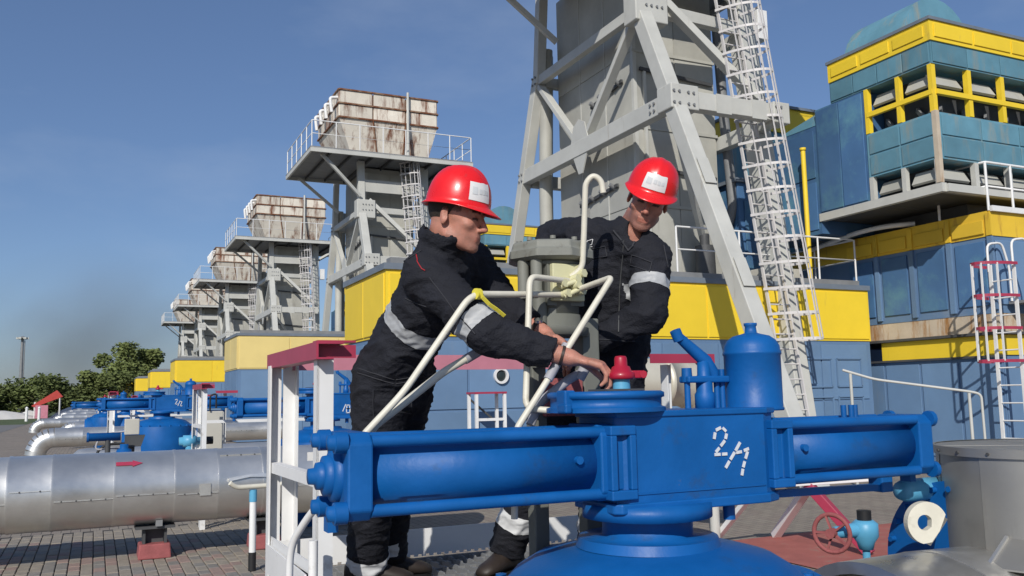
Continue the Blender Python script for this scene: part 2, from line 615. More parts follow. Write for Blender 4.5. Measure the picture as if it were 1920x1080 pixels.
def brick_mesh(matname):
    m = MB()
    a, b, c = (bw - gap) / 2, (bl - gap) / 2, 0.006
    top = [(-a + c, -b + c, 0), (a - c, -b + c, 0), (a - c, b - c, 0), (-a + c, b - c, 0)]
    mid = [(-a, -b, -c), (a, -b, -c), (a, b, -c), (-a, b, -c)]
    bot = [(-a, -b, -0.016), (a, -b, -0.016), (a, b, -0.016), (-a, b, -0.016)]
    m.add(bot + mid + top, [(0, 1, 5, 4), (1, 2, 6, 5), (2, 3, 7, 6), (3, 0, 4, 7), (4, 5, 9, 8), (5, 6, 10, 9), (6, 7, 11, 10), (7, 4, 8, 11), (8, 9, 10, 11)])
    return m


rb = random.Random(3)
spots = []
i = 0
x = PX0 + bw / 2
while x < PX1:
    y = PY0 + (bl / 2 if i % 2 else bl)
    while y < PY1 - bl / 2:
        spots.append((x, y, rb.uniform(-0.003, 0.003), rb.uniform(-0.012, 0.012)))
        y += bl
    x += bw
    i += 1


def seen_rank(s_):
    p = Vector((s_[0], s_[1], 0)) - Vector((0, 0, EYE))
    d = p.dot(fw)
    px, py = p.dot(cr) / d, p.dot(cu) / d
    vis = abs(px) < 0.60 and py > -0.335 and px < -0.26
    return (0 if vis else 1, d)


spots.sort(key=seen_rank)
bmA, bmB, bmC = [brick_mesh('a').mesh('brick', q_) for q_ in ('brick_paver', 'brick_paver_pink', 'brick_paver_grey')]
rest = MB()
for k, (x, y, dz, rz) in enumerate(spots):
    if k < 300:
        inst('brick', rb.choice((bmA, bmA, bmB, bmC)), paving, (x, y, dz), (rb.uniform(-0.02, 0.02), rb.uniform(-0.02, 0.02), rz))
    else:
        q = brick_mesh('r')
        rest.add([p + Vector((x, y, dz)) for p in q.v], q.f)
tag(rest.build('brick_field', 'brick_paver', paving, Vector((0, 0, 0))), kind='stuff')


# ------------------------------------------------------------------ shared builders
def railing(root, pts, h, name='railing', material='white_paint', r=0.018, spacing=1.0, mids=1, post_mat=None):
    """top rail = the part; posts and middle rails its own sub-parts"""
    pts = [Vector(p) for p in pts]
    top = MB().tube(fillet([p + Z * h for p in pts], 0.06, 3), r, 6).build(name, material, root)
    for k in range(mids):
        zz = h * (k + 1) / (mids + 1)
        MB().tube([p + Z * zz for p in pts], r * 0.8, 6).build('rail', material, top)
    pm = MB().cyl((0, 0, 0), (0, 0, h), r, r, 6).mesh('post', post_mat or material)
    base = parent_base(root)
    for a, b in zip(pts[:-1], pts[1:]):
        n = max(1, round((b - a).length / spacing))
        for k in range(n + 1 if (b - pts[-1]).length < 1e-6 else n):
            inst('post', pm, top, lerp(a, b, k / n) - base)
    return top


def ladder(root, l0, l1, r0, r1, out, step=0.3, cage=None, material='white_paint', hoop_mat=None, rr=0.024, hoop_r=0.38, hoop_step=0.75, straps=5, name='ladder'):
    l0, l1, r0, r1, out = map(Vector, (l0, l1, r0, r1, out))
    lad = MB().bar(l0, l1, rr * 1.2, rr * 2.4).bar(r0, r1, rr * 1.2, rr * 2.4).build(name, material, root)
    base = parent_base(root)
    L = (l1 - l0).length
    n = int(L / step)
    rung = MB().cyl(-(r0 - l0) / 2, (r0 - l0) / 2, rr * 0.62, None, 6).mesh('rung', material)
    for k in range(1, n):
        inst('rung', rung, lad, (lerp(l0, l1, k / n) + lerp(r0, r1, k / n)) / 2 - base)
    if cage:
        t0, t1 = cage
        wd = (r0 - l0).normalized()
        out = out.normalized()
        half = (r0 - l0).length / 2

        def hp(a):
            # from one rail round to the other
            c = math.cos(a)
            return wd * (half + 0.06) * c * (1 if abs(c) < 2 else 1) + out * hoop_r * 2 * 0.95 * math.sin(a) ** 0.8

        angs = [math.pi * k / 12 for k in range(13)]
        pth = [hp(a) for a in angs]
        hm = MB()
        for p, q in zip(pth[:-1], pth[1:]):
            hm.bar(p, q, 0.012, 0.05, Z)
        hme = hm.mesh('cage_hoop', hoop_mat or material)
        nh = max(2, round(L * (t1 - t0) / hoop_step))
        for k in range(nh + 1):
            t = t0 + (t1 - t0) * k / nh
            inst('cage_hoop', hme, lad, (lerp(l0, l1, t) + lerp(r0, r1, t)) / 2 - base)
        for j in range(straps):
            a = math.pi * (j + 1) / (straps + 1)
            c0 = (lerp(l0, l1, t0) + lerp(r0, r1, t0)) / 2 + hp(a)
            c1 = (lerp(l0, l1, t1) + lerp(r0, r1, t1)) / 2 + hp(a)
            MB().bar(c0, c1, 0.035, 0.014, out).build('cage_strap', material, lad)
    return lad
# ------------------------------------------------------------------ exhaust towers
STEP = 20.3
TB = Vector((10.85, 15.8, 0))


def make_tower():
    t = thing('exhaust_tower', TB)
    LX, RX = 9.5, 12.2

    def NL(z):
        return Vector((LX, 13.722 - 0.446 * (8.581 - z), z))

    def NR(z):
        return Vector((12.05 + 0.022 * z, 12.72 + 0.160 * z, z))

    def FL(z):
        return Vector((LX, 18.3 + 0.385 * (9.2 - z), z))

    def FR(z):
        return Vector((RX, 18.3 + 0.385 * (9.2 - z), z))
    W = 0.30
    zt = 9.1
    for fn, w in ((NL, 0.30), (FL, 0.26), (FR, 0.26), (NR, 0.40)):
        lg = MB()
        lg.bar(fn(0), fn(zt), w, w, (0, 1, 0.3))
        top = fn(zt)
        lg.bar(top - Z * 0.12, Vector((top.x, top.y + (0.12 if fn in (NL, NR) else -0.25), 11.12)), w * 0.9, w * 0.9, (0, 1, 0))
        lg.build('leg', 'paint_grey', t, bevel=0.015)
    # blue feet on the roof level, as on the far units
    for fn in (FL, FR):
        p = fn(4.0)
        MB().lathe((p.x, p.y, 3.62), Z, [(0, 0.0), (0, 0.36), (0, 0.36), (0.55, 0.36), (0.55, 0.36), (0.62, 0.25), (0.62, 0.0)], 20).build('leg_foot', 'deep_blue', t)
    # lower ring of beams
    zb = 6.85
    a, b = NL(zb), FL(zb)
    bar(a + V(0, -0.1, 0), b, 0.22, 0.34, 'beam', 'paint_grey', t, 0.012)
    bar(V(LX - 0.05, a.y - 0.05, zb + 0.02), V(12.02, a.y - 0.05, zb + 0.02), 0.24, 0.33, 'beam', 'paint_grey', t, 0.012)
    bar(V(11.95, a.y + 0.1, zb), V(RX + 0.0, NR(zb).y + 0.1, zb), 0.22, 0.28, 'beam', 'paint_grey', t, 0.012)
    bar(V(RX + 0.0, NR(zb).y + 0.3, zb), FR(zb), 0.22, 0.3, 'beam', 'paint_grey', t, 0.012)
    bar(FL(zb) + V(0.16, 0, -0.06), FR(zb) + V(-0.16, 0, -0.06), 0.22, 0.3, 'beam', 'paint_grey', t, 0.012)
    box((LX - 0.20, a.y - 0.22, zb - 0.20), (LX + 0.42, a.y + 0.24, zb + 0.27), 'beam_node', 'paint_grey', t, 0.02)
    box((11.72, a.y - 0.20, zb - 0.19), (12.12, a.y + 0.14, zb + 0.23), 'beam_node', 'paint_grey', t, 0.02)
    # upper ring
    zu = 9.05
    au, bu = NL(zu), FL(zu)
    bar(au + V(0, 0.1, 0), bu, 0.16, 0.22, 'beam', 'paint_grey', t, 0.01)
    bar(au + V(0.15, 0, 0.05), NR(zu) + V(-0.15, -0.1, 0.05), 0.18, 0.24, 'beam', 'paint_grey', t, 0.01)
    bar(FL(zu) + V(0.15, 0, 0), FR(zu) + V(-0.15, 0, 0), 0.18, 0.24, 'beam', 'paint_grey', t, 0.01)
    bar(NR(zu) + V(0.05, 0.2, 0), FR(zu) + V(0.05, 0, 0), 0.18, 0.24, 'beam', 'paint_grey', t, 0.01)
    box((LX - 0.24, au.y - 0.22, zu - 0.32), (LX + 0.52, au.y + 0.22, zu + 0.42), 'beam_node', 'paint_grey', t, 0.02)
    # bolts on the nodes
    bolt = MB().cyl((0, 0, 0), (-0.03, 0, 0), 0.028, None, 6).mesh('bolt', 'mid_steel')
    for fn, z in ((FL, zb), (FL, zu)):
        p = fn(z)
        for dy in (-0.08, 0.06):
            for dz in (-0.09, 0.07):
                inst('bolt', bolt, t, V(p.x - 0.13, p.y + dy, p.z + dz) - TB)
    for dy in (0.45, 0.58):
        for dz in (-0.06, 0.08):
            inst('bolt', bolt, t, V(LX - 0.11, a.y + dy, zb + dz) - TB)
    fb = MB().cyl((0, 0, 0), (0, -0.03, 0), 0.026, None, 6).mesh('bolt', 'mid_steel')
    for x0, y0, z0 in ((LX - 0.1, a.y - 0.22, zb), (LX + 0.22, a.y - 0.22, zb), (11.82, a.y - 0.20, zb), (LX + 0.05, au.y - 0.22, zu + 0.1), (LX + 0.3, au.y - 0.22, zu + 0.1)):
        for dx in (-0.05, 0.07):
            for dz in (-0.1, 0.12):
                inst('bolt', fb, t, V(x0 + dx, y0, z0 + dz) - TB)
    # splice plates on the long members
    for x in (10.35, 11.2):
        box((x, a.y - 0.182, zb - 0.17), (x + 0.35, a.y - 0.172, zb + 0.2), 'splice_plate', 'paint_grey', t)
    for z0 in (3.1, 5.0):
        p0, p1 = NL(z0), NL(z0 + 0.5)
        bar(p0 + V(0, -0.165, 0.08), p1 + V(0, -0.165, 0.08), 0.24, 0.012, 'splice_plate', 'paint_grey', t, 0, (0, 1, 0.3))
    # V bracing of the left face, diagonals of the front face
    vm = V(LX, 16.3, zb + 0.12)
    bar(bu + V(0, -0.1, -0.15), vm + V(0, 0.12, 0), 0.11, 0.19, 'brace', 'paint_grey', t, 0.008, (1, 0, 0))
    bar(au + V(0, 0.25, -0.2), vm + V(0, -0.12, 0), 0.11, 0.19, 'brace', 'paint_grey', t, 0.008, (1, 0, 0))
    MB().prism([(-0.42, 0.0), (0.42, 0.0), (0.24, 0.5), (0.0, 0.62), (-0.24, 0.5)], (LX - 0.075, 16.3, zb + 0.02), (0, 1, 0), (0, 0, 1), (-0.03, 0, 0)).build('gusset', 'paint_grey', t)
    MB().prism([(-0.30, 0.0), (0.30, 0.0), (0.08, -0.42), (-0.08, -0.42)], (LX - 0.06, 16.3, zb - 0.16), (0, 1, 0), (0, 0, 1), (-0.03, 0, 0)).build('gusset', 'paint_grey', t)
    bar(V(LX + 0.3, au.y - 0.02, zu + 0.45), V(RX - 0.1, a.y + 0.55, zb + 0.45), 0.16, 0.2, 'brace', 'paint_grey', t, 0.008, (0, 1, 0))
    bar(NL(zb - 0.3) + V(0.1, 0.25, 0), V(RX - 0.1, a.y + 2.4, 3.9), 0.1, 0.12, 'brace', 'paint_grey', t, 0.008, (0, 1, 0))
    # duct in the middle, with its sheet panels
    dx0, dx1, dy0, dy1, dz0, dz1 = 9.98, 12.05, 14.95, 18.25, 3.3, 11.1
    duct = box((dx0, dy0, dz0), (dx1, dy1, dz1), 'duct', 'duct_grey', t)
    zz = [3.7, 5.35, 7.0, 8.65, 10.9]
    yy = [dy0 + 0.02 + (dy1 - dy0 - 0.04) * k / 3 for k in range(4)]
    xx = [dx0 + 0.02 + (dx1 - dx0 - 0.04) * k / 2 for k in range(3)]
    g = 0.012
    for z0, z1 in zip(zz[:-1], zz[1:]):
        for y0, y1 in zip(yy[:-1], yy[1:]):
            box((dx0 - 0.018, y0 + g, z0 + g), (dx0 - 0.001, y1 - g, z1 - g), 'panel', 'duct_grey', duct, 0.004)
        for x0, x1 in zip(xx[:-1], xx[1:]):
            box((x0 + g, dy0 - 0.018, z0 + g), (x1 - g, dy0 - 0.001, z1 - g), 'panel', 'duct_grey', duct, 0.004)
    # bolted straps on the duct sides
    for y0, z0, y1, z1 in ((15.3, 8.1, 16.6, 7.9), (15.6, 5.9, 17.2, 5.75)):
        MB().bar((dx0 - 0.07, y0, z0), (dx0 - 0.07, y1, z1), 0.05, 0.07).build('strap', 'dark_steel', duct)
        for k in range(4):
            p = lerp((dx0 - 0.07, y0, z0), (dx0 - 0.07, y1, z1), 0.1 + 0.27 * k)
            MB().cyl(p + V(0.06, 0, -0.03), p + V(-0.1, 0, 0.05), 0.05, None, 8).build('strap_clamp', 'mid_steel', duct)
    for z0 in (8.25, 6.15):
        MB().bar((dx0 + 0.1, dy0 - 0.08, z0), (dx1 - 0.1, dy0 - 0.08, z0 - 0.12), 0.05, 0.07).build('strap', 'dark_steel', duct)
    for y in yy[1:-1]:
        MB().box((dx0 - 0.03, y - 0.014, 3.7), (dx0 - 0.002, y + 0.014, 10.9)).build('joint_strip', 'paint_grey', duct)
    MB().box((dx0 - 0.035, dy0 - 0.035, 3.6), (dx0 + 0.05, dy0 + 0.05, 10.9)).build('corner_strip', 'paint_grey', duct)
    for z in zz[1:-1]:
        MB().box((dx0 - 0.045, dy0 - 0.045, z - 0.03), (dx1 + 0.02, dy0 - 0.0185, z + 0.03)).build('stiffener', 'duct_grey', duct)
    MB().bar((dx0 + 0.22, dy0 - 0.06, 4.0), (dx0 + 0.22, dy0 - 0.06, 8.3), 0.06, 0.06).build('stiffener', 'paint_grey', duct)
    # downpipes beside the duct
    for p in ((9.75, 18.6), (9.95, 18.95)):
        MB().tube(fillet([(p[0], p[1], 3.5), (p[0], p[1], 6.3), (p[0], p[1] - 0.2, 9.9)], 0.3, 3), 0.16, 12).build('downpipe', 'duct_grey', t)
    MB().tube(fillet([(12.25, 15.1, 3.6), (12.25, 15.1, 4.9), (12.45, 14.95, 5.4), (12.30, 14.95, 7.5), (12.25, 15.0, 9.8)], 0.3, 4), 0.11, 10).build('downpipe', 'mid_steel', t)
    # platform
    px0, px1, py0, py1, pz = 7.2, 14.0, 12.9, 17.85, 11.18
    deck = box((px0, py0, pz), (px1, py1, pz + 0.06), 'platform_deck', 'mid_steel', t)
    for y in (py0 + 0.04, py1 - 0.04):
        bar((px0, y, pz - 0.06), (px1, y, pz - 0.06), 0.08, 0.18, 'edge_beam', 'paint_grey', deck)
    for x in (px0 + 0.04, px1 - 0.04):
        bar((x, py0 + 0.08, pz - 0.06), (x, py1 - 0.08, pz - 0.06), 0.08, 0.18, 'edge_beam', 'paint_grey', deck)
    for k in range(1, 8):
        x = px0 + (px1 - px0) * k / 8
        bar((x, py0 + 0.1, pz - 0.07), (x, py1 - 0.1, pz - 0.07), 0.06, 0.12, 'joist', 'dark_steel', deck)
    for y in (py0 + 0.35, py1 - 0.35):
        bar((LX - 0.1, y + (0.5 if y < 15 else -0.3), 9.6), (px0 + 0.5, y, pz - 0.12), 0.1, 0.12, 'strut', 'paint_grey', deck)
        bar((RX + 0.2, y + (0.5 if y < 15 else -0.3), 10.2), (px1 - 0.2, y, pz - 0.12), 0.1, 0.12, 'strut', 'paint_grey', deck)
    railing(t, [(px0 + 0.06, py1 - 0.06, pz + 0.06), (px0 + 0.06, py0 + 0.06, pz + 0.06), (px1 - 0.06, py0 + 0.06, pz + 0.06), (px1 - 0.06, py1 - 0.06, pz + 0.06)], 1.05, spacing=0.9, r=0.022)
    # hopper-shaped silencer on the platform
    hb = [(9.25, 14.4), (12.45, 14.4), (12.45, 17.3), (9.25, 17.3)]
    ht = [(8.58, 13.95), (12.8, 13.95), (12.8, 17.7), (8.58, 17.7)]
    z0, z1, z2 = pz + 0.1, 12.86, 14.06
    hop = MB().hexa([(*p, z0) for p in hb], [(*p, z1) for p in ht]).build('hopper', 'hopper_cream', t)
    c = V(10.2, 15.75, 0)
    hx0, hx1, hy0, hy1 = 8.58, 12.8, 13.95, 17.7
    MB().box((hx0 + 0.05, hy0 + 0.05, z1), (hx1 - 0.05, hy1 - 0.05, z2 - 0.1)).build('casing', 'hopper_trim', hop)
    for zi, (a0, a1) in enumerate(((z1 + 0.06, z1 + 0.56), (z1 + 0.64, z2 - 0.04))):
        for k in range(3):
            x0, x1 = hx0 + (hx1 - hx0) * k / 3, hx0 + (hx1 - hx0) * (k + 1) / 3
            box((x0 + 0.03, hy0 - 0.01, a0), (x1 - 0.03, hy0 + 0.045, a1), 'panel', 'hopper_cream', hop)
            y0, y1 = hy0 + (hy1 - hy0) * k / 3, hy0 + (hy1 - hy0) * (k + 1) / 3
            box((hx0 - 0.01, y0 + 0.03, a0), (hx0 + 0.045, y1 - 0.03, a1), 'panel', 'hopper_cream', hop)
            box((hx1 - 0.045, y0 + 0.03, a0), (hx1 + 0.01, y1 - 0.03, a1), 'panel', 'hopper_cream', hop)
    for z in (z1 + 0.02, z1 + 0.60, z2 - 0.02):
        bar((hx0 - 0.03, hy0 - 0.03, z), (hx1 + 0.03, hy0 - 0.03, z), 0.07, 0.06, 'rim', 'hopper_trim', hop)
        bar((hx0 - 0.03, hy0, z), (hx0 - 0.03, hy1, z), 0.07, 0.06, 'rim', 'hopper_trim', hop)
        bar((hx1 + 0.03, hy0, z), (hx1 + 0.03, hy1, z), 0.07, 0.06, 'rim', 'hopper_trim', hop)
    for k in range(1, 3):
        xa = hb[0][0] + (hb[1][0] - hb[0][0]) * k / 3
        xb = ht[0][0] + (ht[1][0] - ht[0][0]) * k / 3
        bar((xa, 14.37, z0), (xb, 13.92, z1), 0.05, 0.05, 'rib', 'hopper_trim', hop)
    MB().tube([(11.45, 13.80, pz), (11.45, 13.80, z2 + 0.14)], 0.06, 8).build('vent_pipe', 'paint_grey', hop)
    for k in range(4):
        y = 14.2 + 0.9 * k
        MB().tube(fillet([(hx0 - 0.25, y, z1 + 0.25), (hx0 - 0.32, y, z1 + 0.85), (hx0 + 0.02, y, z1 + 0.9)], 0.1, 3), 0.07, 8).build('vent_elbow', 'white_paint', hop)
    box((LX + 0.1, 13.92, 9.85), (RX, 14.02, 10.35), 'fascia', 'paint_grey', t)
    # caged ladder on the front-right leg
    ladder(t, (11.50, 12.42, 0.0), (11.15, 13.95, 11.3), (11.98, 12.42, 0.0), (11.62, 13.95, 11.3), (0.38, -1, 0),
           step=0.28, cage=(0.215, 0.985), hoop_r=0.37, hoop_step=0.5, straps=7, rr=0.026, material='ladder_grey', hoop_mat='ladder_grey')
    for k in range(6):
        f = 0.12 + 0.15 * k
        z = 11.0 * f
        q = NR(z)
        MB().bar((11.75 - 0.031 * z, 12.46 + 0.135 * z, z), (q.x - 0.1, q.y - 0.1, z + 0.05), 0.04, 0.04).build('ladder_bracket', 'paint_grey', t)
    box((12.52, 13.95, 8.95), (12.78, 14.2, 9.6), 'junction_box', 'white_paint', t, 0.01)
    return t


tower = make_tower()
GT = 'exhaust towers standing in a row'
tower_labels = ['nearest grey exhaust tower with braced legs and white caged ladder behind the two workers',
                'exhaust tower with rusty cream hopper and railed platform, just left of the left worker\'s helmet',
                'third exhaust tower, its rusty hopper standing left of the one beside the worker\'s helmet',
                'fourth exhaust tower in the receding row, partly hidden by the third',
                'fifth exhaust tower in the receding row, second from the far end',
                'farthest and smallest exhaust tower at the left end of the row']
towers = [tower]
for k in range(1, 6):
    c = copy_tree(tower)
    c.location = TB + V(0, STEP * k, 0)
    towers.append(c)
for o, lb in zip(towers, tower_labels):
    tag(o, lb, 'tower', GT)
# ------------------------------------------------------------------ machine housings below the towers
HB = Vector((9.2, 14.5, 0))


def wall_panels(parent, axis, fixed, u0, u1, z0, z1, n, material, out, rows=1, g=0.02, t=0.022):
    for r_ in range(rows):
        a0, a1 = z0 + (z1 - z0) * r_ / rows, z0 + (z1 - z0) * (r_ + 1) / rows
        for k in range(n):
            b0, b1 = u0 + (u1 - u0) * k / n, u0 + (u1 - u0) * (k + 1) / n
            lo, hi = (fixed, fixed + out * t) if out > 0 else (fixed + out * t, fixed)
            if axis == 'x':
                box((b0 + g, lo, a0 + g), (b1 - g, hi, a1 - g), 'panel', material, parent, 0.005)
            else:
                box((lo, b0 + g, a0 + g), (hi, b1 - g, a1 - g), 'panel', material, parent, 0.005)


def make_housing(base, x0, x1, y0, ya, xa, y1, zt, zy, ymat, near):
    h = thing('machine_housing', base)
    # an L-shaped block: a shallow left bay and the deep bay the tower stands on
    w = MB()
    w.box((x0, y0, 0), (xa, ya, zy)).box((xa, y0, 0), (x1, y1, zy))
    wall = w.build('wall', 'wall_blue', h)
    bd = MB()
    bd.box((x0 - 0.02, y0 - 0.02, zy), (xa, ya, zt - 0.1)).box((xa, y0 - 0.02, zy), (x1 + 0.02, y1, zt - 0.1))
    band = bd.build('band', ymat, h)
    MB().box((x0 - 0.06, y0 - 0.06, zt - 0.1), (xa, ya + 0.04, zt)).box((xa, y0 - 0.06, zt - 0.1), (x1 + 0.05, y1, zt)).build('roof', 'roof_grey', h)
    MB().box((x0 + 0.1, y0 + 0.12, zt), (x1 - 0.05, y0 + 0.34, zt + 0.12)).build('roof_kerb', 'mid_steel', h)
    wall_panels(wall, 'x', y0, x0 + 0.1, x1 - 0.1, 0.15, zy - 0.06, 8, 'wall_blue_panel', -1, 2 if near else 1)
    wall_panels(band, 'x', y0 - 0.02, x0 + 0.02, x1 - 0.02, zy + 0.02, zt - 0.14, 5, ymat, -1)
    wall_panels(wall, 'y', x0, y0 + 0.05, ya - 0.05, 0.15, zy - 0.06, 2, 'wall_blue_panel', -1)
    wall_panels(band, 'y', x0 - 0.02, y0 + 0.02, ya - 0.02, zy + 0.02, zt - 0.14, 2, ymat, -1)
    return h, wall


h1, h1_wall = make_housing(HB, 4.07, 14.32, 13.2, 15.65, 8.6, 20.5, 3.60, 2.46, 'yellow', True)
tag(h1, 'long low machine housing, yellow band over blue panels, directly behind the two workers', 'housing', 'machine housings')
# recessed relief panels near the right end and a round porthole
for x0, x1, z0, z1 in ((12.55, 13.2, 1.55, 2.1), (13.35, 14.0, 1.55, 2.1), (12.55, 13.2, 0.8, 1.35), (13.35, 14.0, 0.8, 1.35)):
    m = MB()
    for a, b in (((x0, z0), (x1, z0)), ((x1, z0), (x1, z1)), ((x1, z1), (x0, z1)), ((x0, z1), (x0, z0))):
        m.bar((a[0], 13.165, a[1]), (b[0], 13.165, b[1]), 0.03, 0.03)
    m.build('relief_frame', 'wall_blue_panel', h1_wall)
ring = MB().lathe((5.99, 13.175, 1.82), (0, -1, 0), [(0, 0.13), (0.05, 0.13), (0.05, 0.13), (0.05, 0.095), (0.05, 0.095), (0, 0.09)], 24).build('porthole', 'sticker', h1_wall)
MB().lathe((5.99, 13.17, 1.82), (0, -1, 0), [(0.0, 0.095), (0.02, 0.06), (0.02, 0.0)], 20).build('porthole_glass', 'porthole_dark', ring)
# handrail along the roof edge
railing(h1, [(9.72, 13.34, 3.72), (11.2, 13.34, 3.72), (14.22, 13.34, 3.72), (14.22, 15.6, 3.72)], 0.86, spacing=1.15, r=0.02)
# dark machinery and kerbs on the roof
eq = MB()
eq.cyl((11.35, 14.6, 3.6), (11.35, 14.6, 4.5), 0.22, 0.2, 14).cyl((11.35, 14.6, 4.5), (11.35, 14.6, 4.75), 0.1, 0.1, 10).box((11.0, 14.5, 3.6), (12.0, 15.1, 3.9))
eq.build('roof_machine', 'dark_steel', h1)
box((12.4, 14.0, 3.6), (13.35, 14.7, 4.02), 'roof_box', 'box_beige', h1, 0.01)

# the housings of the farther units: a paler one, then yellow ones
h2, h2w = make_housing(HB + V(0, STEP, 0), 4.68, 14.0, 33.5, 37.0, 8.6, 41.0, 3.97, 2.64, 'yellow_cream', False)
tag(h2, 'pale cream and blue machine housing with grey roof edge left of the left worker', 'housing', 'machine housings')
h3, h3w = make_housing(HB + V(0, 2 * STEP, 0), 4.1, 14.0, 53.8, 57.3, 8.6, 61.3, 3.96, 2.6, 'yellow', False)
tag(h3, 'yellow and blue machine housing left of the pale cream one', 'housing', 'machine housings')
for k, lb in enumerate(('fourth machine housing, small yellow and blue block far along the row',
                        'fifth machine housing, tiny yellow block second from the far end',
                        'farthest machine housing, tiny yellow block nearest the trees')):
    c = copy_tree(h3)
    c.location = HB + V(-0.25 * (k + 1), STEP * (3 + k), 0)
    tag(c, lb, 'housing', 'machine housings')

# dark blue booth and a yellow vertical pipe standing on the near housing's roof
bt = thing('equipment_booth', (13.0, 14.9, 3.6), 'dark blue equipment booth on the housing roof behind the caged ladder', 'booth')
box((12.45, 14.8, 3.6), (13.42, 16.6, 6.0), 'wall', 'deep_blue', bt, 0.01)
box((12.35, 14.7, 6.0), (13.45, 16.7, 6.08), 'roof', 'roof_grey', bt)
box((12.6, 14.765, 3.9), (13.2, 14.797, 5.6), 'door', 'deep_blue', bt, 0.01)
yp = thing('yellow_pipe', (13.22, 13.6, 3.72), 'thin yellow vertical pipe beside the caged ladder', 'pipe')
MB().cyl((13.22, 13.6, 3.6), (13.22, 13.6, 6.5), 0.05, None, 12).build('pipe', 'yellow', yp)
MB().lathe((13.22, 13.6, 3.60), Z, [(0, 0.12), (0.04, 0.12), (0.04, 0.12), (0.04, 0.05)], 12).build('flange', 'yellow', yp)
MB().lathe((13.22, 13.6, 6.46), Z, [(0, 0.05), (0.0, 0.065), (0.06, 0.065), (0.06, 0.0)], 12).build('cap', 'yellow', yp)
# ------------------------------------------------------------------ air intake building on the right
IB = Vector((16.5, 12.5, 0))


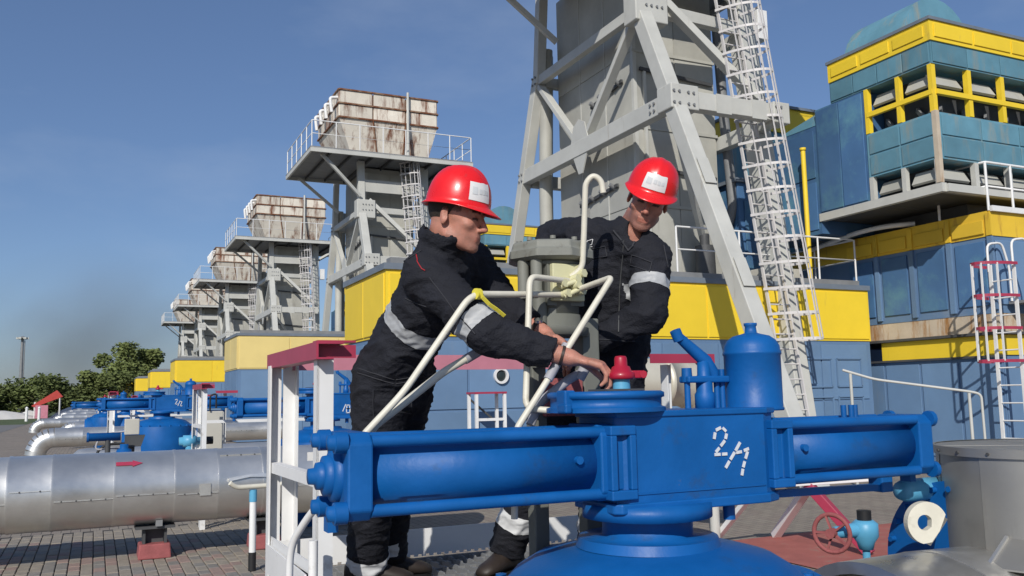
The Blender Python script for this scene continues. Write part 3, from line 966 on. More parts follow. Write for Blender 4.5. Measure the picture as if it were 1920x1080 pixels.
def make_intake():
    t = thing('intake_building', IB)
    X, Y, XE = 13.465, 10.57, 20.0
    # roof block, yellow over teal
    top = box((X, Y, 7.32), (XE, 13.0, 7.75), 'upper_wall', 'teal', t)
    yb = box((X - 0.03, Y - 0.03, 7.75), (XE, 13.0, 8.13), 'roof_band', 'yellow', t)
    box((X - 0.06, Y - 0.06, 8.13), (XE, 13.02, 8.19), 'roof', 'roof_grey', t)
    wall_panels(yb, 'y', X - 0.03, Y + 0.05, 12.95, 7.79, 8.10, 3, 'yellow', -1, g=0.05)
    wall_panels(yb, 'x', Y - 0.03, X + 0.05, XE - 0.1, 7.79, 8.10, 6, 'yellow', -1, g=0.03)
    wall_panels(top, 'y', X, Y + 0.02, 12.98, 7.34, 7.73, 4, 'teal', -1, g=0.012)
    wall_panels(top, 'x', Y, X + 0.02, XE - 0.1, 7.34, 7.73, 7, 'teal', -1, g=0.012)
    # rounded hood behind the roof edge
    hood = MB()
    pr = []
    for k in range(13):
        a = math.pi * k / 12
        pr.append((13.75 + 0.95 - 0.95 * math.cos(a), 8.1 + 1.0 * math.sin(a)))
    hood.prism([(p[0], p[1]) for p in pr], (0, 11.35, 0), (1, 0, 0), (0, 0, 1), (0, 1.5, 0))
    hood.build('roof_hood', 'teal', t)
    # two louvre storeys: dark inside, posts, rails, slanted hoods in every bay
    def louvres(z0, z1, pm, far):
        core = box((X + 0.5, Y + 0.5, z0), (XE, far, z1), 'louvre_core', 'dark_steel', t)
        ys = [Y + 0.06, Y + 0.78, far - 0.02] if far < 12.4 else [Y + 0.06, Y + 0.9, far - 0.02]
        xs = [X + 0.06 + 0.92 * k for k in range(8)]
        for y in ys:
            box((X, y - 0.045, z0), (X + 0.10, y + 0.045, z1), 'post', pm, t)
        for x in xs[1:]:
            box((x - 0.05, Y, z0), (x + 0.05, Y + 0.10, z1), 'post', pm, t)
        for a, b in zip(ys[:-1], ys[1:]):
            for dz in (0.12,):
                MB().hexa([(X + 0.09, a + 0.09, z1 - 0.34), (X + 0.13, a + 0.09, z1 - 0.37), (X + 0.13, b - 0.09, z1 - 0.37), (X + 0.09, b - 0.09, z1 - 0.34)],
                          [(X + 0.22, a + 0.09, z1 - dz), (X + 0.27, a + 0.09, z1 - dz), (X + 0.27, b - 0.09, z1 - dz), (X + 0.22, b - 0.09, z1 - dz)]).build('louvre_hood', 'duct_grey', t)
        for a, b in zip(xs[:-1], xs[1:]):
            MB().hexa([(a + 0.09, Y + 0.09, z1 - 0.34), (b - 0.09, Y + 0.09, z1 - 0.34), (b - 0.09, Y + 0.13, z1 - 0.37), (a + 0.09, Y + 0.13, z1 - 0.37)],
                      [(a + 0.09, Y + 0.22, z1 - 0.12), (b - 0.09, Y + 0.22, z1 - 0.12), (b - 0.09, Y + 0.27, z1 - 0.12), (a + 0.09, Y + 0.27, z1 - 0.12)]).build('louvre_hood', 'duct_grey', t)
        return ys, xs
    louvres(6.43, 7.32, 'yellow', 12.12)
    for zz in (6.80,):
        bar((X + 0.03, Y + 0.03, zz), (X + 0.03, 12.1, zz), 0.08, 0.09, 'rail', 'yellow', t)
        bar((X + 0.07, Y + 0.02, zz), (XE, Y + 0.02, zz), 0.08, 0.09, 'rail', 'yellow', t)
    for k in range(9):
        x = X + 0.5 + 0.62 * k
        bar((x, Y + 0.3, 6.50), (x + 0.25, Y + 0.46, 6.72), 0.05, 0.09, 'damper_arm', 'mid_steel', t)
    for k in range(2):
        bar((X + 0.3, Y + 0.5 + 0.7 * k, 6.5), (X + 0.46, Y + 0.75 + 0.7 * k, 6.72), 0.05, 0.09, 'damper_arm', 'mid_steel', t)
    mid = box((X + 0.01, Y + 0.01, 5.56), (XE, 12.15, 6.42), 'middle_wall', 'teal', t)
    wall_panels(mid, 'y', X + 0.01, Y + 0.06, 12.1, 5.58, 6.40, 2, 'teal', -1, 2, g=0.02)
    wall_panels(mid, 'x', Y + 0.01, X + 0.12, XE - 0.05, 5.58, 6.40, 6, 'teal', -1, 2, g=0.02)
    box((X - 0.012, Y - 0.012, 5.12), (X + 0.08, Y + 0.08, 6.44), 'corner_post', 'rust_cream', t)
    side = box((X + 0.005, 12.17, 5.1), (XE, 13.45, 7.31), 'side_wall', 'deep_blue', t)
    wall_panels(side, 'y', X + 0.005, 12.19, 13.43, 5.12, 7.29, 2, 'deep_blue', -1, 1, g=0.015)
    louvres(5.1, 5.56, 'paint_grey', 12.12)
    # rear duct joining the tower
    rd = box((X + 0.03, 13.47, 4.7), (16.5, 15.1, 7.0), 'rear_duct', 'deep_blue', t)
    wall_panels(rd, 'y', X + 0.03, 13.5, 15.08, 4.75, 6.95, 1, 'deep_blue', -1, 2, g=0.05)
    MB().hexa([(X + 0.02, 13.47, 7.0), (X + 0.02, 15.1, 7.0), (16.5, 15.1, 7.0), (16.5, 13.47, 7.0)],
              [(X + 0.12, 13.47, 7.28), (X + 0.12, 15.1, 7.02), (16.5, 15.1, 7.02), (16.5, 13.47, 7.28)]).build('duct_roof', 'teal', t)
    # overhang beams below the upper storeys
    for y in (Y + 0.08, 11.9, 13.3):
        bar((X + 0.02, y, 5.03), (XE, y, 5.03), 0.12, 0.14, 'floor_beam', 'mid_steel', t)
    bar((X + 0.06, Y - 0.02, 5.03), (X + 0.06, 13.5, 5.03), 0.12, 0.16, 'edge_beam', 'paint_grey', t)
    bar((X + 0.1, Y - 0.02, 5.02), (XE, Y - 0.02, 5.02), 0.12, 0.14, 'edge_beam', 'paint_grey', t)
    box((X + 0.15, Y + 0.15, 4.96), (XE, 13.4, 4.99), 'floor_plate', 'dark_steel', t)
    box((14.9, Y + 0.6, 4.6), (XE, 13.4, 4.95), 'plinth', 'dark_steel', t)
    # base storey
    BX, BY, BE = 14.55, 10.47, 16.0
    body = MB().box((BX, BY, 2.80), (XE, BE, 4.20)).box((BX + 0.02, BY + 0.02, 0.0), (XE, BE, 2.05))
    wall = body.build('wall', 'wall_blue', t)
    yb2 = box((BX - 0.02, BY - 0.02, 4.20), (XE, BE, 4.66), 'band', 'yellow_rust', t)
    box((BX + 0.01, BY + 0.01, 2.45), (XE, BE, 2.80), 'rust_strip', 'rust_cream', t)
    bar((BX - 0.03, BY - 0.1, 2.44), (BX - 0.03, BE, 2.44), 0.14, 0.05, 'ledge', 'dark_steel', t)
    bar((BX + 0.05, BY - 0.03, 2.44), (XE, BY - 0.03, 2.44), 0.14, 0.05, 'ledge', 'dark_steel', t)
    yb3 = box((BX - 0.01, BY - 0.01, 2.05), (XE, 13.1, 2.41), 'stripe', 'yellow', t)
    bar((BX - 0.02, BY - 0.02, 2.03), (BX - 0.02, BE, 2.03), 0.06, 0.04, 'ledge', 'dark_steel', t)
    # framed panels
    n = 4
    for k in range(n):
        y0, y1 = BY + 0.02 + (13.9 - BY) * k / n, BY + 0.02 + (13.9 - BY) * (k + 1) / n
        box((BX - 0.05, y0 - 0.05, 2.86), (BX - 0.001, y0 + 0.05, 4.19), 'frame_post', 'wall_blue_panel', wall)
        box((BX - 0.03, y0 + 0.12, 2.95), (BX - 0.002, y1 - 0.12, 4.12), 'panel', 'deep_blue', wall, 0.01)
        box((BX - 0.055, y0 + 0.1, 4.25), (BX - 0.021, y1 - 0.1, 4.50), 'panel', 'yellow_rust', yb2, 0.01)
        box((BX - 0.05, y0 - 0.05, 4.21), (BX - 0.0205, y0 + 0.05, 4.62), 'frame_post', 'yellow_rust', yb2)
        box((BX - 0.005, y0 + 0.03, 0.2), (BX + 0.018, y1 - 0.03, 1.95), 'panel', 'wall_blue_panel', wall, 0.005)
    for k in range(5):
        x0, x1 = BX + 0.05 + 1.05 * k, BX + 1.05 * (k + 1)
        box((x0, BY - 0.03, 2.95), (x1, BY - 0.002, 4.12), 'panel', 'wall_blue_panel', wall, 0.01)
        box((x0, BY - 0.005, 0.2), (x1, BY + 0.018, 1.95), 'panel', 'wall_blue_panel', wall, 0.005)
    # white railing on the base roof
    railing(t, [(BX - 0.02, 11.5, 4.66), (BX - 0.02, BY + 0.0, 4.66), (XE, BY + 0.0, 4.66)], 0.9, spacing=0.72, r=0.025)
    bar((BX - 0.03, BY - 0.06, 4.69), (XE, BY - 0.06, 4.69), 0.05, 0.1, 'toe_board', 'white_paint', t)
    # grey conduit under the overhang
    MB().tube(fillet([(14.2, 14.6, 4.55), (14.2, 13.2, 4.72), (14.35, 12.6, 4.75), (14.7, 12.2, 4.75)], 0.3, 4), 0.05, 8).build('conduit', 'white_paint', t)
    # lower landing
    box((14.75, 9.3, 2.95), (XE, BY - 0.08, 3.0), 'landing', 'mid_steel', t)
    return t


intake = make_intake()
GI = 'blue and yellow air intake buildings'
tag(intake, 'tall teal and yellow air intake building with open louvre storeys at the right edge', 'building', GI)
for k, lb in ((1, 'smaller blue and yellow air intake building seen between the two helmets'),
              (2, 'far air intake building glimpsed behind the second exhaust tower')):
    c = copy_tree(intake)
    c.location = IB + V(0, STEP * k, 0)
    tag(c, lb, 'building', GI)

# caged ladder standing at the intake building
rl = thing('caged_ladder', (14.2, 10.05, 0), 'white ladder with pink safety hoops beside the intake building at the right edge', 'ladder')
ladder(rl, (14.2, 10.33, 0.0), (14.2, 10.30, 3.62), (14.2, 9.87, 0.0), (14.2, 9.86, 3.62), (-1, 0, 0), step=0.3, cage=(0.53, 0.99), hoop_mat='red_trim', hoop_step=0.55, straps=4, hoop_r=0.36)
for y in (10.33, 9.87):
    MB().tube(fillet([(14.2, y, 3.5), (14.2, y, 4.0), (14.6, y, 4.05), (14.75, y, 3.6), (14.75, y, 3.0)], 0.12, 3), 0.022, 6).build('grab_rail', 'white_paint', rl)

# yellow roofed block behind the caged ladder of the near tower
bk = thing('roof_block', (17.5, 18.5, 0), 'yellow and teal block rising behind the nearest tower, left of the intake building', 'building')
box((15.1, 17.0, 4.8), (20.5, 20.0, 8.1), 'wall', 'teal', bk)
box((15.05, 16.95, 8.1), (20.5, 20.0, 8.75), 'roof_band', 'yellow', bk)
box((14.98, 16.88, 8.75), (20.5, 20.05, 8.82), 'roof', 'roof_grey', bk)
box((15.2, 17.1, 0.0), (20.5, 20.0, 4.8), 'base', 'wall_blue', bk)

# bent handrail pipe standing in the yard before the wall
br = thing('bent_handrail', (12.9, 10.0, 0), 'thin grey bent handrail pipe in front of the blue wall at right', 'handrail')
MB().tube(fillet([(10.76, 10.5, 1.80), (11.12, 10.2, 1.64), (12.22, 9.36, 1.42), (12.34, 9.28, 1.38), (12.35, 9.28, 0.0)], 0.12, 4), 0.02, 8).build('rail', 'paint_grey', br)
MB().cyl((12.20, 9.38, 0.0), (12.20, 9.38, 1.40), 0.024, None, 8).build('post', 'paint_grey', br)
MB().cyl((10.85, 10.43, 0.0), (10.85, 10.43, 1.74), 0.024, None, 8).build('post', 'paint_grey', br)
# ------------------------------------------------------------------ insulated pipes
def arc_patch(o, r, a0, a1, pts, name, material, parent, t=0.004):
    """flat outline wrapped on a pipe along X: pts = (x, arc length) pairs, a0 = angle of arc length 0"""
    m = MB()
    n = len(pts)
    outer = []
    for x, s_ in pts:
        a = a0 + s_ / r
        outer.append((o[0] + x, o[1] - math.cos(a) * (r + t), o[2] + math.sin(a) * (r + t)))
    inner = []
    for x, s_ in pts:
        a = a0 + s_ / r
        inner.append((o[0] + x, o[1] - math.cos(a) * (r + 0.001), o[2] + math.sin(a) * (r + 0.001)))
    m.add(outer, [tuple(range(n))])
    m.add(outer + inner, [(i, (i + 1) % n, n + (i + 1) % n, n + i) for i in range(n)])
    return m.build(name, material, parent)


def make_pipe(name, y, z, r, xs, label, cat, elbow=True, arrow=True, material='pipe_silver', group=None):
    base = V((xs[0] + xs[-1]) / 2, y, 0)
    t = thing(name, base, label, cat, group)
    rr = random.Random(int(y * 10))
    for a, b in zip(xs[:-1], xs[1:]):
        d = rr.uniform(-0.004, 0.004)
        m = MB().lathe((a, y, z), (1, 0, 0), [(0.0, r + d - 0.012), (0.0, r + d + 0.004), (0.0, r + d + 0.004), (0.02, r + d + 0.004), (0.03, r + d), (b - a + 0.006, r + d), (b - a + 0.006, r + d), (b - a + 0.006, r + d - 0.012)], 48)
        c = m.build('cladding', material, t)
        # lap seam along the side and its screws
        ang = R(rr.choice((-9, -6, 8, 55)))
        p0 = V(a + 0.03, y - math.cos(ang) * (r + d + 0.002), z + math.sin(ang) * (r + d + 0.002))
        p1 = V(b, p0.y, p0.z)
        MB().bar(p0, p1, 0.006, 0.012, (0, -math.cos(ang), math.sin(ang))).build('seam', 'pipe_dull', c)
        for k in range(max(2, int((b - a) / 0.13))):
            q = lerp(p0, p1, (k + 0.5) / max(2, int((b - a) / 0.13)))
            MB().cyl(q, q + V(0, -0.007, 0), 0.008, None, 6).build('screw', 'dark_steel', c)
    if elbow:
        # elbow at the left end, turning down into the ground
        R0 = r * 1.7
        steps = 7
        for k in range(steps):
            a0, a1 = math.pi / 2 * k / steps, math.pi / 2 * (k + 1) / steps
            ptsA = []
            for a in (a0, a1):
                ptsA.append(V(xs[0] - R0 * math.sin(a), y, z - R0 + R0 * math.cos(a)))
            MB().cyl(ptsA[0], ptsA[1] + (ptsA[1] - ptsA[0]) * 0.16, r + 0.002 * (k % 2), None, 36, cap=False).build('elbow_segment', material, t)
    if arrow:
        arc_patch((0.20, y, z), r + 0.004, R(42), 0, [(0, 0.0), (0.145, 0.0), (0.145, -0.016), (0.235, 0.022), (0.145, 0.06), (0.145, 0.044), (0, 0.044)], 'flow_arrow', 'red_trim', t)
    return t


xsA = [-2.6, -1.9, -1.15, -0.70, -0.34, 0.18, 0.72, 1.12, 1.55, 2.2, 2.9, 3.6]
GP = 'insulated gas pipes crossing the yard'
pA = make_pipe('insulated_pipe', 9.535, 0.668, 0.352, xsA, 'nearest thick silver insulated pipe with a red arrow, at left above the brick paving', 'pipe', elbow=False, group=GP)
arc_patch((1.0, 9.535, 0.668), 0.356, R(-4), 0, [(-0.05, -0.05), (0.05, -0.05), (0.05, 0.06), (-0.05, 0.06)], 'inspection_plate', 'pipe_dull', pA, 0.012)
arc_patch((1.22, 9.535, 0.668), 0.356, R(12), 0, [(0.0, 0.0), (0.15, 0.02), (0.32, 0.03), (0.42, 0.012), (0.42, -0.012), (0.2, 0.0), (0.0, -0.03)], 'peeling_edge', 'pipe_silver', pA, 0.02)
far_pipes = ((24.0, 0.23, -0.85, 'second silver insulated pipe, with a ribbed elbow at the left edge behind the nearest pipe'),
             (34.0, 0.20, -0.6, 'third silver pipe, slimmer, running just beyond the ribbed elbow'),
             (42.0, 0.21, -1.9, 'fourth silver pipe with a round bend at its left end'),
             (57.0, 0.22, -1.7, 'fifth silver pipe, thin, beyond the round bend'),
             (74.0, 0.24, -1.9, 'sixth silver pipe, very thin, near the white heaps'),
             (95.0, 0.26, -1.9, 'farthest silver pipe, a mere strip below the bushes'))
for y, r_, x_, lb in far_pipes:
    make_pipe('insulated_pipe', y, 0.70, r_, [x_, x_ + 0.6, x_ + 1.3, x_ + 2.4, x_ + 3.8, x_ + 5.4], lb, 'pipe', arrow=False, group=GP)

# short low pipe between the first two, with domed end
sp = thing('pipe_stub', (1.0, 17.2, 0), 'short silver pipe lying low before the blue valve at left', 'pipe')
MB().lathe((-0.35, 17.0, 0.52), (1, 0, 0), [(0, 0.0), (0.03, 0.12), (0.12, 0.2), (0.25, 0.215), (1.1, 0.215), (1.1, 0.215), (1.1, 0.0)], 32).build('cladding', 'pipe_silver', sp)
MB().lathe((1.55, 17.0, 0.52), (1, 0, 0), [(0, 0.0), (0.0, 0.2), (0.0, 0.2), (0.06, 0.2), (1.6, 0.21), (1.6, 0.21), (1.6, 0.0)], 32).build('cladding', 'pipe_silver', sp)
MB().cyl((0.3, 17.0, 0.0), (0.3, 17.0, 0.4), 0.07, None, 10).build('leg', 'dark_steel', sp)
MB().cyl((2.4, 17.0, 0.0), (2.4, 17.0, 0.4), 0.07, None, 10).build('leg', 'dark_steel', sp)


def pipe_support(x, y, ztop, label, group):
    t = thing('pipe_support', (x, y, 0), label, 'pipe support', group)
    m = MB()
    m.hexa([(x - 0.15, y - 0.16, 0), (x + 0.15, y - 0.16, 0), (x + 0.15, y + 0.16, 0), (x - 0.15, y + 0.16, 0)],
           [(x - 0.14, y - 0.15, 0.14), (x + 0.14, y - 0.15, 0.14), (x + 0.14, y + 0.15, 0.14), (x - 0.14, y + 0.15, 0.14)])
    m.build('concrete_block', 'block_red', t, bevel=0.012)
    MB().box((x - 0.11, y - 0.1, 0.14), (x - 0.085, y + 0.1, ztop - 0.05)).build('upright', 'dark_steel', t)
    MB().box((x + 0.085, y - 0.1, 0.14), (x + 0.11, y + 0.1, ztop - 0.05)).build('upright', 'dark_steel', t)
    MB().box((x - 0.08, y - 0.02, 0.14), (x + 0.08, y + 0.02, ztop - 0.05)).build('web', 'dark_steel', t)
    MB().box((x - 0.18, y - 0.16, ztop - 0.05), (x + 0.18, y + 0.16, ztop - 0.025)).build('saddle_plate', 'dark_steel', t)
    m = MB()
    for s_ in (-1, 1):
        m.prism([(0.0, 0.0), (0.19, 0.0), (0.19, 0.06), (0.05, 0.035)], (x - 0.1 * s_ * 0, y, ztop - 0.025), (0, s_, 0), (0, 0, 1), (0.06, 0, 0))
    m.build('cradle', 'mid_steel', t)
    return t


pipe_support(0.57, 9.53, 0.335, 'red concrete block and dark steel saddle under the nearest pipe', 'pipe supports')
pipe_support(1.62, 9.53, 0.335, 'dark pipe support half hidden behind the thin white standpipe', 'pipe supports')
pipe_support(-1.8, 9.53, 0.335, 'pipe support at the far left end of the nearest pipe', 'pipe supports')

# thin white standpipe with a flat tee on top
st = thing('standpipe', (1.31, 8.28, 0), 'thin white standpipe with dark foot and flat top bar, before the nearest pipe', 'standpipe')
MB().cyl((1.31, 8.28, 0.0), (1.31, 8.28, 0.16), 0.034, None, 12).build('foot', 'black_rubber', st)
MB().cyl((1.31, 8.28, 0.16), (1.31, 8.28, 0.70), 0.03, None, 12).build('pole', 'white_paint', st)
MB().cyl((1.31, 8.28, 0.60), (1.31, 8.28, 0.705), 0.034, None, 12).build('collar', 'light_blue', st)
MB().tube(fillet([(1.10, 8.22, 0.78), (1.16, 8.24, 0.735), (1.50, 8.28, 0.735), (1.62, 8.26, 0.75)], 0.05, 3), 0.022, 8).build('top_bar', 'tube_cream', st)

# pale raised pipe behind the far guard rail
rp = thing('raised_pipe', (4.9, 7.4, 0), 'pale insulated raised pipe with an elbow behind the right guard rail post', 'pipe')
MB().lathe((4.75, 7.4, 1.60), (1, 0, 0), [(0, 0.0), (0, 0.24), (0, 0.24), (0.35, 0.24), (0.35, 0.24), (0.35, 0.247), (0.40, 0.247), (0.40, 0.247), (0.40, 0.24), (0.6, 0.24)], 36).build('cladding', 'pipe_cream', rp)
for k in range(6):
    a0, a1 = math.pi / 2 * k / 6, math.pi / 2 * (k + 1) / 6
    pa, pb = [V(5.32 + 0.40 * math.sin(a), 7.4, 1.20 + 0.40 * math.cos(a)) for a in (a0, a1)]
    MB().cyl(pa, pb + (pb - pa) * 0.15, 0.24 + 0.003 * (k % 2), None, 28, cap=False).build('elbow_segment', 'pipe_cream', rp)
MB().lathe((5.72, 7.4, 0), Z, [(1.0, 0.0), (1.0, 0.24), (1.0, 0.24), (1.22, 0.24)], 28).build('riser', 'pipe_cream', rp)
MB().cyl((5.72, 7.4, 0.0), (5.72, 7.4, 1.01), 0.05, None, 12).build('drop_pipe', 'paint_grey', rp)
MB().box((4.85, 7.35, 0.0), (4.95, 7.45, 1.4)).build('post', 'white_paint', rp)
# ------------------------------------------------------------------ ball valve with hydraulic actuator
VBASE = Vector((1.68, 2.535, 0))
AY, AZ = 2.535, 1.283


def strokes(parent, segs, o, sx, sz, w, name, material='stencil_white', y=0.0):
    m = MB()
    for a, b in segs:
        pa = V(o[0] + a[0] * sx, o[1] + y, o[2] - a[1] * sz)
        pb = V(o[0] + b[0] * sx, o[1] + y, o[2] - b[1] * sz)
        pa, pb = lerp(pa, pb, -0.06), lerp(pa, pb, 1.06)
        m.bar(pa, pb, w, 0.003, (0, 1, 0))
    return m.build(name, material, parent)


def make_valve(near):
    t = thing('gas_valve', VBASE)
    B = 'actuator_blue'
    n1 = 48 if near else 24
    # body: domed casting with a bolted ring, pipe stubs left and right
    MB().lathe((1.70, AY, 0), Z, [(-0.25, 0.30), (0.05, 0.50), (0.40, 0.565), (0.70, 0.565), (0.82, 0.55), (0.82, 0.55), (0.86, 0.545), (0.86, 0.545), (0.868, 0.515), (0.925, 0.46), (0.965, 0.395), (0.99, 0.30), (1.005, 0.22), (1.01, 0.17), (1.01, 0.0)], n1).build('body', B, t)
    bolt = MB().lathe((0, 0, 0), Z, [(0, 0.0), (0, 0.02), (0, 0.02), (0.03, 0.02), (0.03, 0.02), (0.034, 0.0)], 8).mesh('bolt', B)
    for k in range(18):
        a = 2 * math.pi * k / 18
        inst('bolt', bolt, t, V(1.70 + 0.528 * math.cos(a), AY + 0.528 * math.sin(a), 0.856) - VBASE)
    for s_ in (-1, 1):
        MB().lathe((1.70, AY, 0.45), (s_, 0, 0), [(0.40, 0.0), (0.40, 0.40), (0.40, 0.40), (0.52, 0.42), (0.62, 0.42), (0.62, 0.42), (0.66, 0.36), (0.70, 0.36), (0.70, 0.0)], n1).build('pipe_stub', B, t)
    # neck between body and actuator
    MB().lathe((1.68, AY, 0), Z, [(1.0, 0.24), (1.03, 0.23), (1.03, 0.23), (1.035, 0.15), (1.095, 0.15), (1.095, 0.15), (1.095, 0.215), (1.14, 0.215), (1.14, 0.0)], 40).build('neck', B, t)
    # actuator housing
    hz0, hz1 = 1.142, 1.436
    hs = MB().prism([(1.535, 2.405), (2.085, 2.405), (2.150, 2.435), (2.150, 2.66), (2.06, 2.70), (1.60, 2.70), (1.50, 2.66), (1.50, 2.430)], (0, 0, hz0), (1, 0, 0), (0, 1, 0), (0, 0, hz1 - hz0))
    housing = hs.build('housing', B, t, bevel=0.008)
    MB().prism([(1.50, 2.395), (2.09, 2.395), (2.16, 2.43), (2.16, 2.67), (1.48, 2.67), (1.48, 2.42)], (0, 0, hz0 - 0.02), (1, 0, 0), (0, 1, 0), (0, 0, 0.032)).build('bottom_flange', B, housing, bevel=0.005)
    MB().prism([(1.49, 2.398), (2.095, 2.398), (2.158, 2.43), (2.158, 2.67), (1.49, 2.67)], (0, 0, hz1 - 0.014), (1, 0, 0), (0, 1, 0), (0, 0, 0.02)).build('top_flange', B, housing, bevel=0.004)
    m = MB()
    for z in (hz0 + 0.04,):
        m.bar((1.53, 2.4035, z), (2.08, 2.4035, z), 0.005, 0.006)
    m.build('weld_seam', B, housing)
    for x in (1.97,):
        MB().cyl((x, 2.47, hz0 - 0.02), (x, 2.47, hz0 - 0.075), 0.022, None, 6).build('drain_plug', B, housing)
    # cover disc with clamp lug
    cv = MB().lathe((1.540, 2.545, 0), Z, [(1.44, 0.0), (1.44, 0.198), (1.44, 0.198), (1.454, 0.198), (1.454, 0.198), (1.458, 0.184), (1.484, 0.184), (1.487, 0.194), (1.502, 0.194), (1.507, 0.182), (1.508, 0.0)], 64).build('cover_disc', B, t)
    MB().box((1.345, 2.47, 1.438), (1.385, 2.53, 1.512)).box((1.33, 2.44, 1.44), (1.355, 2.50, 1.47)).build('clamp_lug', B, cv, bevel=0.006)
    MB().box((1.46, 2.40, 1.508), (1.60, 2.52, 1.514)).build('cover_plate', 'dark_steel', cv)
    # knob: light blue stem under a red cap with a side screw
    kx, ky = 1.598, 2.535
    MB().cyl((kx, ky, 1.507), (kx, ky, 1.548), 0.030, 0.028, 20).build('knob_stem', 'light_blue', t)
    kb = MB().lathe((kx, ky, 0), Z, [(1.546, 0.0), (1.546, 0.042), (1.552, 0.046), (1.566, 0.046), (1.572, 0.036), (1.588, 0.030), (1.592, 0.022), (1.618, 0.021), (1.624, 0.017), (1.626, 0.0)], 24).build('knob', 'knob_red', t)
    MB().bar((kx + 0.03, ky - 0.005, 1.562), (kx + 0.082, ky - 0.012, 1.562), 0.03, 0.026).build('knob_ear', 'knob_red', kb, bevel=0.004)
    MB().cyl((kx + 0.07, ky - 0.03, 1.562), (kx + 0.085, ky + 0.015, 1.562), 0.013, None, 8).build('knob_screw', 'knob_red', kb)
    # reservoir
    MB().lathe((2.185, 2.565, 0), Z, [(1.428, 0.0), (1.428, 0.104), (1.436, 0.106), (1.44, 0.102), (1.628, 0.102), (1.632, 0.1055), (1.64, 0.1055), (1.644, 0.102), (1.662, 0.1), (1.685, 0.087), (1.70, 0.066), (1.707, 0.038), (1.712, 0.022), (1.735, 0.020), (1.74, 0.024), (1.748, 0.024), (1.75, 0.0)], n1).build('reservoir', B, t)
    # hand pump with lever
    pump = MB().box((1.90, 2.57, 1.532), (2.085, 2.63, 1.556)).build('pump_plate', B, t, bevel=0.006)
    for x in (1.915, 2.07, 2.045):
        MB().cyl((x, 2.60, 1.43), (x, 2.60, 1.58), 0.011, None, 10).build('pump_rod', B, pump)
    MB().lathe((1.99, 2.60, 0), Z, [(1.43, 0.0), (1.43, 0.036), (1.49, 0.036), (1.50, 0.030), (1.55, 0.030), (1.56, 0.024), (1.62, 0.022), (1.62, 0.0)], 20).build('pump_barrel', B, pump)
    MB().cyl((1.915, 2.60, 1.535), (1.915, 2.60, 1.585), 0.02, 0.018, 12).build('pump_cap', B, pump)
    MB().tube([(1.875, 2.60, 1.705), (1.94, 2.60, 1.655), (2.0, 2.60, 1.61), (2.03, 2.60, 1.57), (2.035, 2.60, 1.545)], [0.017, 0.021, 0.024, 0.022, 0.018], 12).build('pump_lever', B, pump)
    MB().cyl((1.872, 2.60, 1.72), (1.888, 2.60, 1.685), 0.021, None, 10).build('lever_end', B, pump)
    # cylinders
    def cylinder(x0, x1, s_, plate_h, barrel_r):
        """x0: inner end at the housing, x1: outer end plate; s_ = -1 left, +1 right"""
        c = MB().lathe((x0, AY, AZ), (s_, 0, 0), [(0, 0.0), (0, barrel_r), (abs(x1 - x0), barrel_r), (abs(x1 - x0), 0.0)], n1).build('cylinder_barrel', B, t)
        ro = 0.096
        for dy in (-1, 1):
            for dz in (-1, 1):
                p = V(x0, AY + dy * ro, AZ + dz * ro)
                q = V(x1, AY + dy * ro, AZ + dz * ro)
                MB().cyl(p, q, 0.018, None, 16).build('tie_rod', B, c)
                e = q + V(s_ * 0.07, 0, 0)
                MB().lathe(e, (s_, 0, 0), [(0, 0.0), (0, 0.031), (0, 0.031), (0.034 if s_ < 0 else 0.02, 0.031), (0.034 if s_ < 0 else 0.02, 0.031), (0.036 if s_ < 0 else 0.022, 0.022), (0.052 if s_ < 0 else 0.03, 0.021), (0.056 if s_ < 0 else 0.034, 0.0)], 12).build('nut', B, c)
        h = plate_h
        MB().prism([(-h, -h + 0.03), (-h + 0.03, -h), (h - 0.03, -h), (h, -h + 0.03), (h, h - 0.03), (h - 0.03, h), (-h + 0.03, h), (-h, h - 0.03)], (x1, AY, AZ), (0, 1, 0), (0, 0, 1), (s_ * 0.072, 0, 0)).build('end_plate', B, c, bevel=0.006)
        # inner flange: thick plate with a recessed pocket in its front ear
        a, b = (x0, x0 + s_ * 0.03)
        MB().prism([(-0.12, -0.09), (-0.09, -0.12), (0.09, -0.12), (0.12, -0.09), (0.12, 0.09), (0.09, 0.12), (-0.09, 0.12), (-0.12, 0.09)], (x0 + s_ * 0.03, AY, AZ), (0, 1, 0), (0, 0, 1), (-s_ * 0.055, 0, 0)).build('inner_flange', B, c, bevel=0.006)
        xe = x0 - s_ * 0.0
        fx0, fx1 = sorted((xe + s_ * 0.01, xe - s_ * 0.085))
        yf = 2.388
        ear = MB()
        ear.box((fx0, yf, AZ - 0.115), (fx1, yf + 0.05, AZ - 0.085)).box((fx0, yf, AZ + 0.085), (fx1, yf + 0.05, AZ + 0.115))
        ear.box((fx0, yf, AZ - 0.085), (fx0 + 0.024, yf + 0.05, AZ + 0.085)).box((fx1 - 0.024, yf, AZ - 0.085), (fx1, yf + 0.05, AZ + 0.085))
        ear.box((fx0 + 0.024, yf + 0.028, AZ - 0.085), (fx1 - 0.024, yf + 0.05, AZ + 0.085))
        ear.build('flange_ear', B, c, bevel=0.004)
        # stepped end cap
        MB().lathe((x1 + s_ * 0.072, AY, AZ), (s_, 0, 0), [(0, 0.0), (0, 0.076), (0, 0.076), (0.018, 0.074), (0.022, 0.058), (0.022, 0.058), (0.040, 0.056), (0.044, 0.040), (0.044, 0.040), (0.06, 0.038), (0.064, 0.024), (0.082, 0.022), (0.084, 0.0)], 28).build('end_cap', B, c)
        MB().cyl((x0 + s_ * 0.10, AY - barrel_r + 0.002, AZ + 0.012), (x0 + s_ * 0.10, AY - barrel_r - 0.016, AZ + 0.012), 0.013, None, 10).build('port_plug', B, c)
